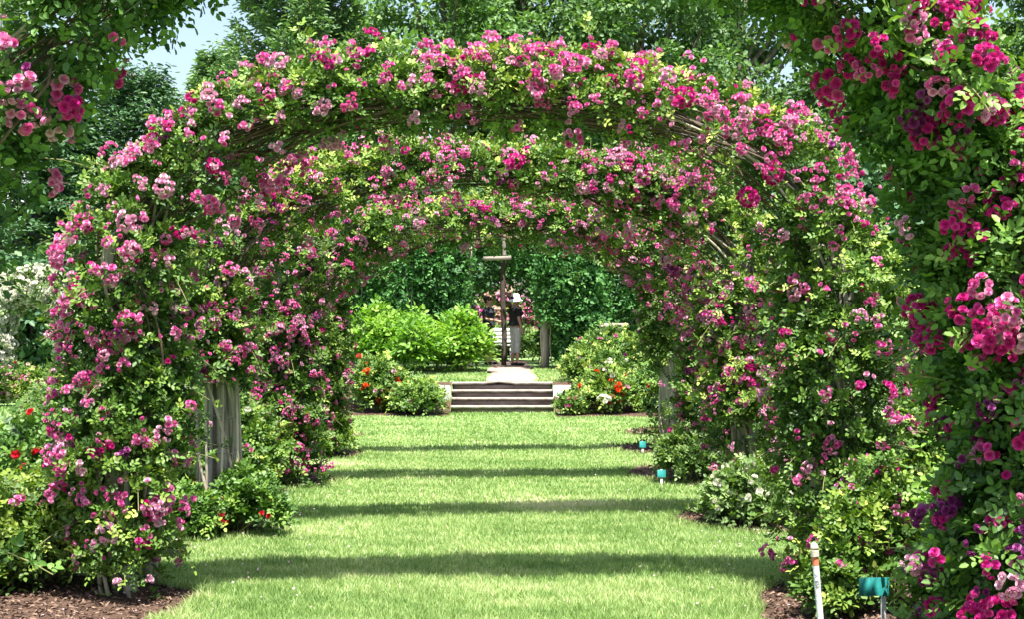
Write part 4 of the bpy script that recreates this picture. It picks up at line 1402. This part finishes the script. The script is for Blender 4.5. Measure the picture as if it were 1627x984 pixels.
# wrap the marking on the pipe: text x runs down the pipe, text y runs round it
co = np.array([v.co for v in tm.vertices])
th = co[:, 1] / .0165
rr_ = .0172 + co[:, 2] * .3
zz = .335 - co[:, 0] - .03
W = np.stack([np.sin(th - .25) * rr_ - .085 * zz, -np.cos(th - .25) * rr_, zz], -1)
for v, c_ in zip(tm.vertices, W): v.co = c_
link('marking', tm, pp)

G4 = 'teal plant labels on stakes'
for (px, Y, w_, h_, zc, lab, sx) in ((1320, 8.3, .12, .09, .19, 'teal plant label behind the striped pipe, left of the other two', .02),
                                     (1388, 7.2, .15, .09, .33, 'widest teal plant label, between pipe and magenta cluster', .05),
                                     (1464, 7.0, .10, .085, .37, 'teal plant label at the lower right on a white stake', .03),
                                     (1051, 14.75, .085, .075, .13, 'small teal plant label on the mulch at the third right post', 0),
                                     (1021, 18.4, .08, .08, .13, 'tiny teal plant label at the farthest right post', 0)):
    o = empty('plant_label', (at(px, Y), Y, 0), R.normal(0, .1)); tag(o, lab, 'plant label', G4)
    a = Acc(); a.box((0, -.012, zc), (w_, .004, h_), bev=.0015); p = a.build('plate', M['teal'], o)
    a = Acc(); a.box((sx, 0, zc / 2), (.024, .012, zc + .08), bev=.002); a.build('stake', M['stake'], o)


# ------------------------------------------------------------------ trees
def broadleaf(px, Y, H, r, label, mat='oak_leaf', nclump=80, per=240, ls=.22, base=None, seed=0, squash=1.0, grp='trees behind the garden'):
    rs = np.random.default_rng(600 + seed)
    x = at(px, Y)
    root = empty('broadleaf_tree', (x, Y, 0)); tag(root, label, 'tree', grp)
    base = H * .25 if base is None else base
    cz = (H + base) / 2; rz = (H - base) / 2
    a = Acc()
    z = np.linspace(0, H * .8, 12)
    a.tube(np.stack([.25 * np.sin(z * .4 + seed), .2 * np.cos(z * .3), z], -1), np.linspace(.32, .07, 12) * H / 15, 10)
    cen = []
    while len(cen) < nclump:
        p = rs.uniform(-1, 1, 3)
        if np.linalg.norm(p) > 1 or np.linalg.norm(p) < .45: continue
        cen.append([p[0] * r, p[1] * r * squash, cz + p[2] * rz])
    cen = np.array(cen)
    for k in range(0, nclump, 3):
        e = cen[k]; z0 = max(base * .7, e[2] - .5 * H * rs.uniform(.3, .6)); z0 = min(z0, H * .75)
        s0 = np.array([.25 * sin(z0 * .4 + seed), .2 * cos(z0 * .3), z0])
        u = np.linspace(0, 1, 7)[:, None]
        a.tube(s0 + (e - s0) * u + np.array([0, 0, -1]) * np.sin(u * pi) * .25, np.linspace(.10, .025, 7) * H / 15, 6)
    a.build('trunk', M['bark'], root, smooth=True)
    n = nclump * per
    q = np.repeat(np.arange(nclump), per)
    cr = rs.uniform(.5, 1.15, nclump) * r * .235
    d = nrm(rs.normal(size=(n, 3)))
    P = cen[q] + d * np.array([1.15, 1.1, .72]) * (cr[q] * rs.uniform(.35, 1.08, n))[:, None]
    P += .25 * np.stack([wave(P, 1.9, 5), wave(P, 2.1, 6), wave(P, 2.3, 7)], -1)
    A = d + rs.normal(0, .6, (n, 3)); A[:, 2] -= .2
    N = nrm(d * .7 + [0, -.1, .7]) + rs.normal(0, .4, (n, 3))
    L = ls * rs.uniform(.6, 1.3, n)
    t = np.clip(.35 + .2 * rs.normal(size=nclump)[q] * .6 + rs.normal(0, .17, n) + .1 * d[:, 2], 0, 1)
    V, Q, tt = leaflets(P, A, N, L, L * .8, t)
    link('crown', make_mesh('crown', V, Q, M[mat], tt), root)
    return root


def conifer(px, Y, H, r, label, mat='spruce_needle', nb=110, per=230, droop=.25, upsweep=0.0, seed=0, ls=.2, top=.12, z0=.5, thick=.1, name='spruce_tree'):
    rs = np.random.default_rng(800 + seed)
    x = at(px, Y)
    root = empty(name, (x, Y, 0)); tag(root, label, 'tree', 'trees behind the garden')
    a = Acc()
    z = np.linspace(0, H, 14)
    a.tube(np.stack([.05 * np.sin(z), .05 * np.cos(z), z], -1), np.linspace(.28, .03, 14) * H / 14, 10)
    Ps, As, Ns = [], [], []
    hs = z0 + (H - z0) * (np.arange(nb) + .5) / nb
    for k, h in enumerate(hs):
        f = (h - z0) / (H - z0)
        Lb = r * ((1 - f) ** .75 * (1 - top) + top) * rs.uniform(.7, 1.12)
        an = k * 2.4 + rs.normal(0, .3)
        dv = np.array([cos(an), sin(an), 0])
        u = np.linspace(0, 1, 7)
        z_ = h + Lb * (upsweep * u - droop * u ** 1.5 + .18 * u ** 3)
        pts = np.stack([dv[0] * Lb * u, dv[1] * Lb * u, z_], -1)
        a.tube(pts, np.linspace(.05, .012, 7) * (H / 14), 5)
        m = per
        uu = rs.uniform(.12, 1.02, m) ** .75
        c = np.stack([np.interp(uu, u, pts[:, i]) for i in range(3)], -1)
        perp = np.array([-dv[1], dv[0], 0])
        sp = Lb * .28 * (1.15 - uu) + .12
        lat = rs.uniform(-1, 1, m) * sp
        c = c + perp * lat[:, None] + rs.normal(0, 1, (m, 3)) * [thick * .5, thick * .5, thick]
        c[:, 2] -= np.abs(lat) * .22 * (1 - upsweep)
        ax = dv * .7 + perp * np.sign(lat)[:, None] * .8 + rs.normal(0, .35, (m, 3)); ax[:, 2] -= .15 - upsweep * .5
        nn = np.array([0, -.1, 1]) + rs.normal(0, .5, (m, 3))
        Ps.append(c); As.append(ax); Ns.append(nn)
    a.build('trunk', M['bark'], root, smooth=True)
    P = np.vstack(Ps); n = len(P)
    L = ls * rs.uniform(.6, 1.3, n)
    t = np.clip(.4 + rs.normal(0, .2, n), 0, 1)
    V, Q, tt = leaflets(P, np.vstack(As), np.vstack(Ns), L, L * .38, t)
    link('crown', make_mesh('crown', V, Q, M[mat], tt), root)
    return root


conifer(30, 47, 10.8, 4.4, 'wide dark spruce with layered drooping branches at the left edge', nb=120, per=230, seed=1, ls=.26)
conifer(-120, 42, 9.0, 3.8, 'dark spruce whose branches enter at the left picture edge', nb=90, per=200, seed=2, ls=.26)
conifer(215, 54, 10.9, 3.6, 'dark rounded conifer between the spruce and the feathery pine', nb=120, per=220, seed=3, droop=.1, ls=.24, top=.3, thick=.25)
conifer(120, 50, 8.8, 3.5, 'smaller dark spruce in front of the rounded conifer', nb=100, per=200, seed=4, ls=.26)
conifer(478, 62, 21, 4.0, 'tall feathery pale green pine at the upper left', 'pine_needle', nb=130, per=300, droop=-.05, upsweep=.45, seed=5, ls=.3, z0=7, top=.35, thick=.18, name='pine_tree')
conifer(340, 64, 13.2, 3.0, 'lower grey green pine left of the feathery pine', 'pine_needle', nb=90, per=240, droop=-.0, upsweep=.35, seed=6, ls=.28, z0=3, top=.2, thick=.18, name='pine_tree')
broadleaf(550, 66, 17, 3.0, 'narrow leafy tree between the pine and the sky gap', 'oak_leaf', 60, 260, seed=1)
broadleaf(700, 60, 18, 3.7, 'large oak at top centre left, right of the sky gap', 'oak_leaf_pale', 95, 250, seed=2)
broadleaf(860, 62, 19, 4.3, 'broad pale oak at top centre behind the arch', 'oak_leaf_pale', 110, 250, seed=3)
broadleaf(1010, 60, 18, 4.0, 'dense oak at top centre right', 'oak_leaf', 100, 250, seed=4)
broadleaf(1180, 62, 19, 4.2, 'tall loose oak right of centre behind the nearest rose', 'oak_leaf', 100, 250, seed=5)
broadleaf(1330, 58, 11.5, 3.6, 'lower oak behind the right haunch of the broadest rose', 'oak_leaf', 80, 250, seed=6)
broadleaf(1470, 60, 10.5, 3.6, 'low tree under the sky gap at the upper right', 'oak_leaf', 80, 250, seed=8)
broadleaf(1672, 58, 17, 2.7, 'tree crown cut by the upper right corner', 'oak_leaf', 80, 260, seed=7)
broadleaf(780, 75, 16, 6.0, 'far oak filling behind the centre oaks', 'oak_leaf', 90, 240, .28, seed=9)
broadleaf(1080, 76, 15, 6.0, 'far oak filling behind the right oaks', 'oak_leaf', 90, 240, .28, seed=10)
# dark understory trees behind the pergola
G5 = 'dark low trees behind the pergola'
for k, (px, Y, H, r, lab) in enumerate(((330, 40, 5.6, 2.6, 'low dark tree behind the left arch legs'), (470, 42, 6.2, 2.8, 'low dark tree behind the left rose curtain'), (610, 41, 6.0, 2.6, 'low dark tree behind the left end of the pergola'),
                                        (720, 47, 6.6, 2.6, 'low dark tree behind the pergola roof left'), (900, 47, 6.6, 2.8, 'low dark tree behind the pergola roof right'), (1020, 41, 6.0, 2.6, 'low dark tree behind the right end of the pergola'),
                                        (1150, 40, 6.0, 2.7, 'low dark tree behind the second right post'), (1290, 38, 6.2, 2.8, 'low dark tree behind the first right post'), (1430, 36, 6.4, 2.8, 'low dark tree behind the near right arch'), (1570, 34, 6.0, 2.6, 'low dark tree at the right picture edge'),
                                        (200, 40, 4.2, 2.4, 'low dark tree behind the first left arch leg'), (60, 38, 3.6, 2.4, 'low dark tree behind the white arch'))):
    broadleaf(px, Y, H, r, lab, 'spruce_needle' if (k % 2 or k in (2, 4, 6)) else 'oak_leaf', 55, 210, .2, base=.3, seed=30 + k, grp=G5)  # middle trees get the darker needle colour to imitate shade inside the pergola

# house glimpsed between the spruces
hx = at(62, 50.5)
h_ = empty('brick_house', (hx, 50.5, 0)); tag(h_, 'brick house with grey roof glimpsed between the dark spruces at left', 'house')
a = Acc(); a.box((0, 0, 2.3), (6, 4, 4.6)); a.build('wall', M['house_wall'], h_)
V = np.array([[-3.4, -2.5, 4.6], [3.4, -2.5, 4.6], [3.4, 2.5, 4.6], [-3.4, 2.5, 4.6], [-3.4, 0, 6.2], [3.4, 0, 6.2]])
rf = link('roof', make_mesh('roof', V, [np.array([[0, 1, 5, 4], [2, 3, 4, 5], [0, 3, 2, 1]]), np.array([[0, 4, 3], [1, 2, 5]])], M['roof']), h_)
a = Acc(); a.box((1.6, -.3, 6.1), (.6, .6, 1.4)); a.build('chimney', M['house_wall'], rf)
for sx in (-1.8, 0, 1.8):
    a = Acc(); a.box((sx, -2.02, 2.6), (1.0, .08, 1.3)); f_ = a.build('window', M['white_paint'], h_)
    a = Acc(); a.box((sx, -2.065, 2.6), (.84, .03, 1.14)); a.build('pane', M['glass'], f_)
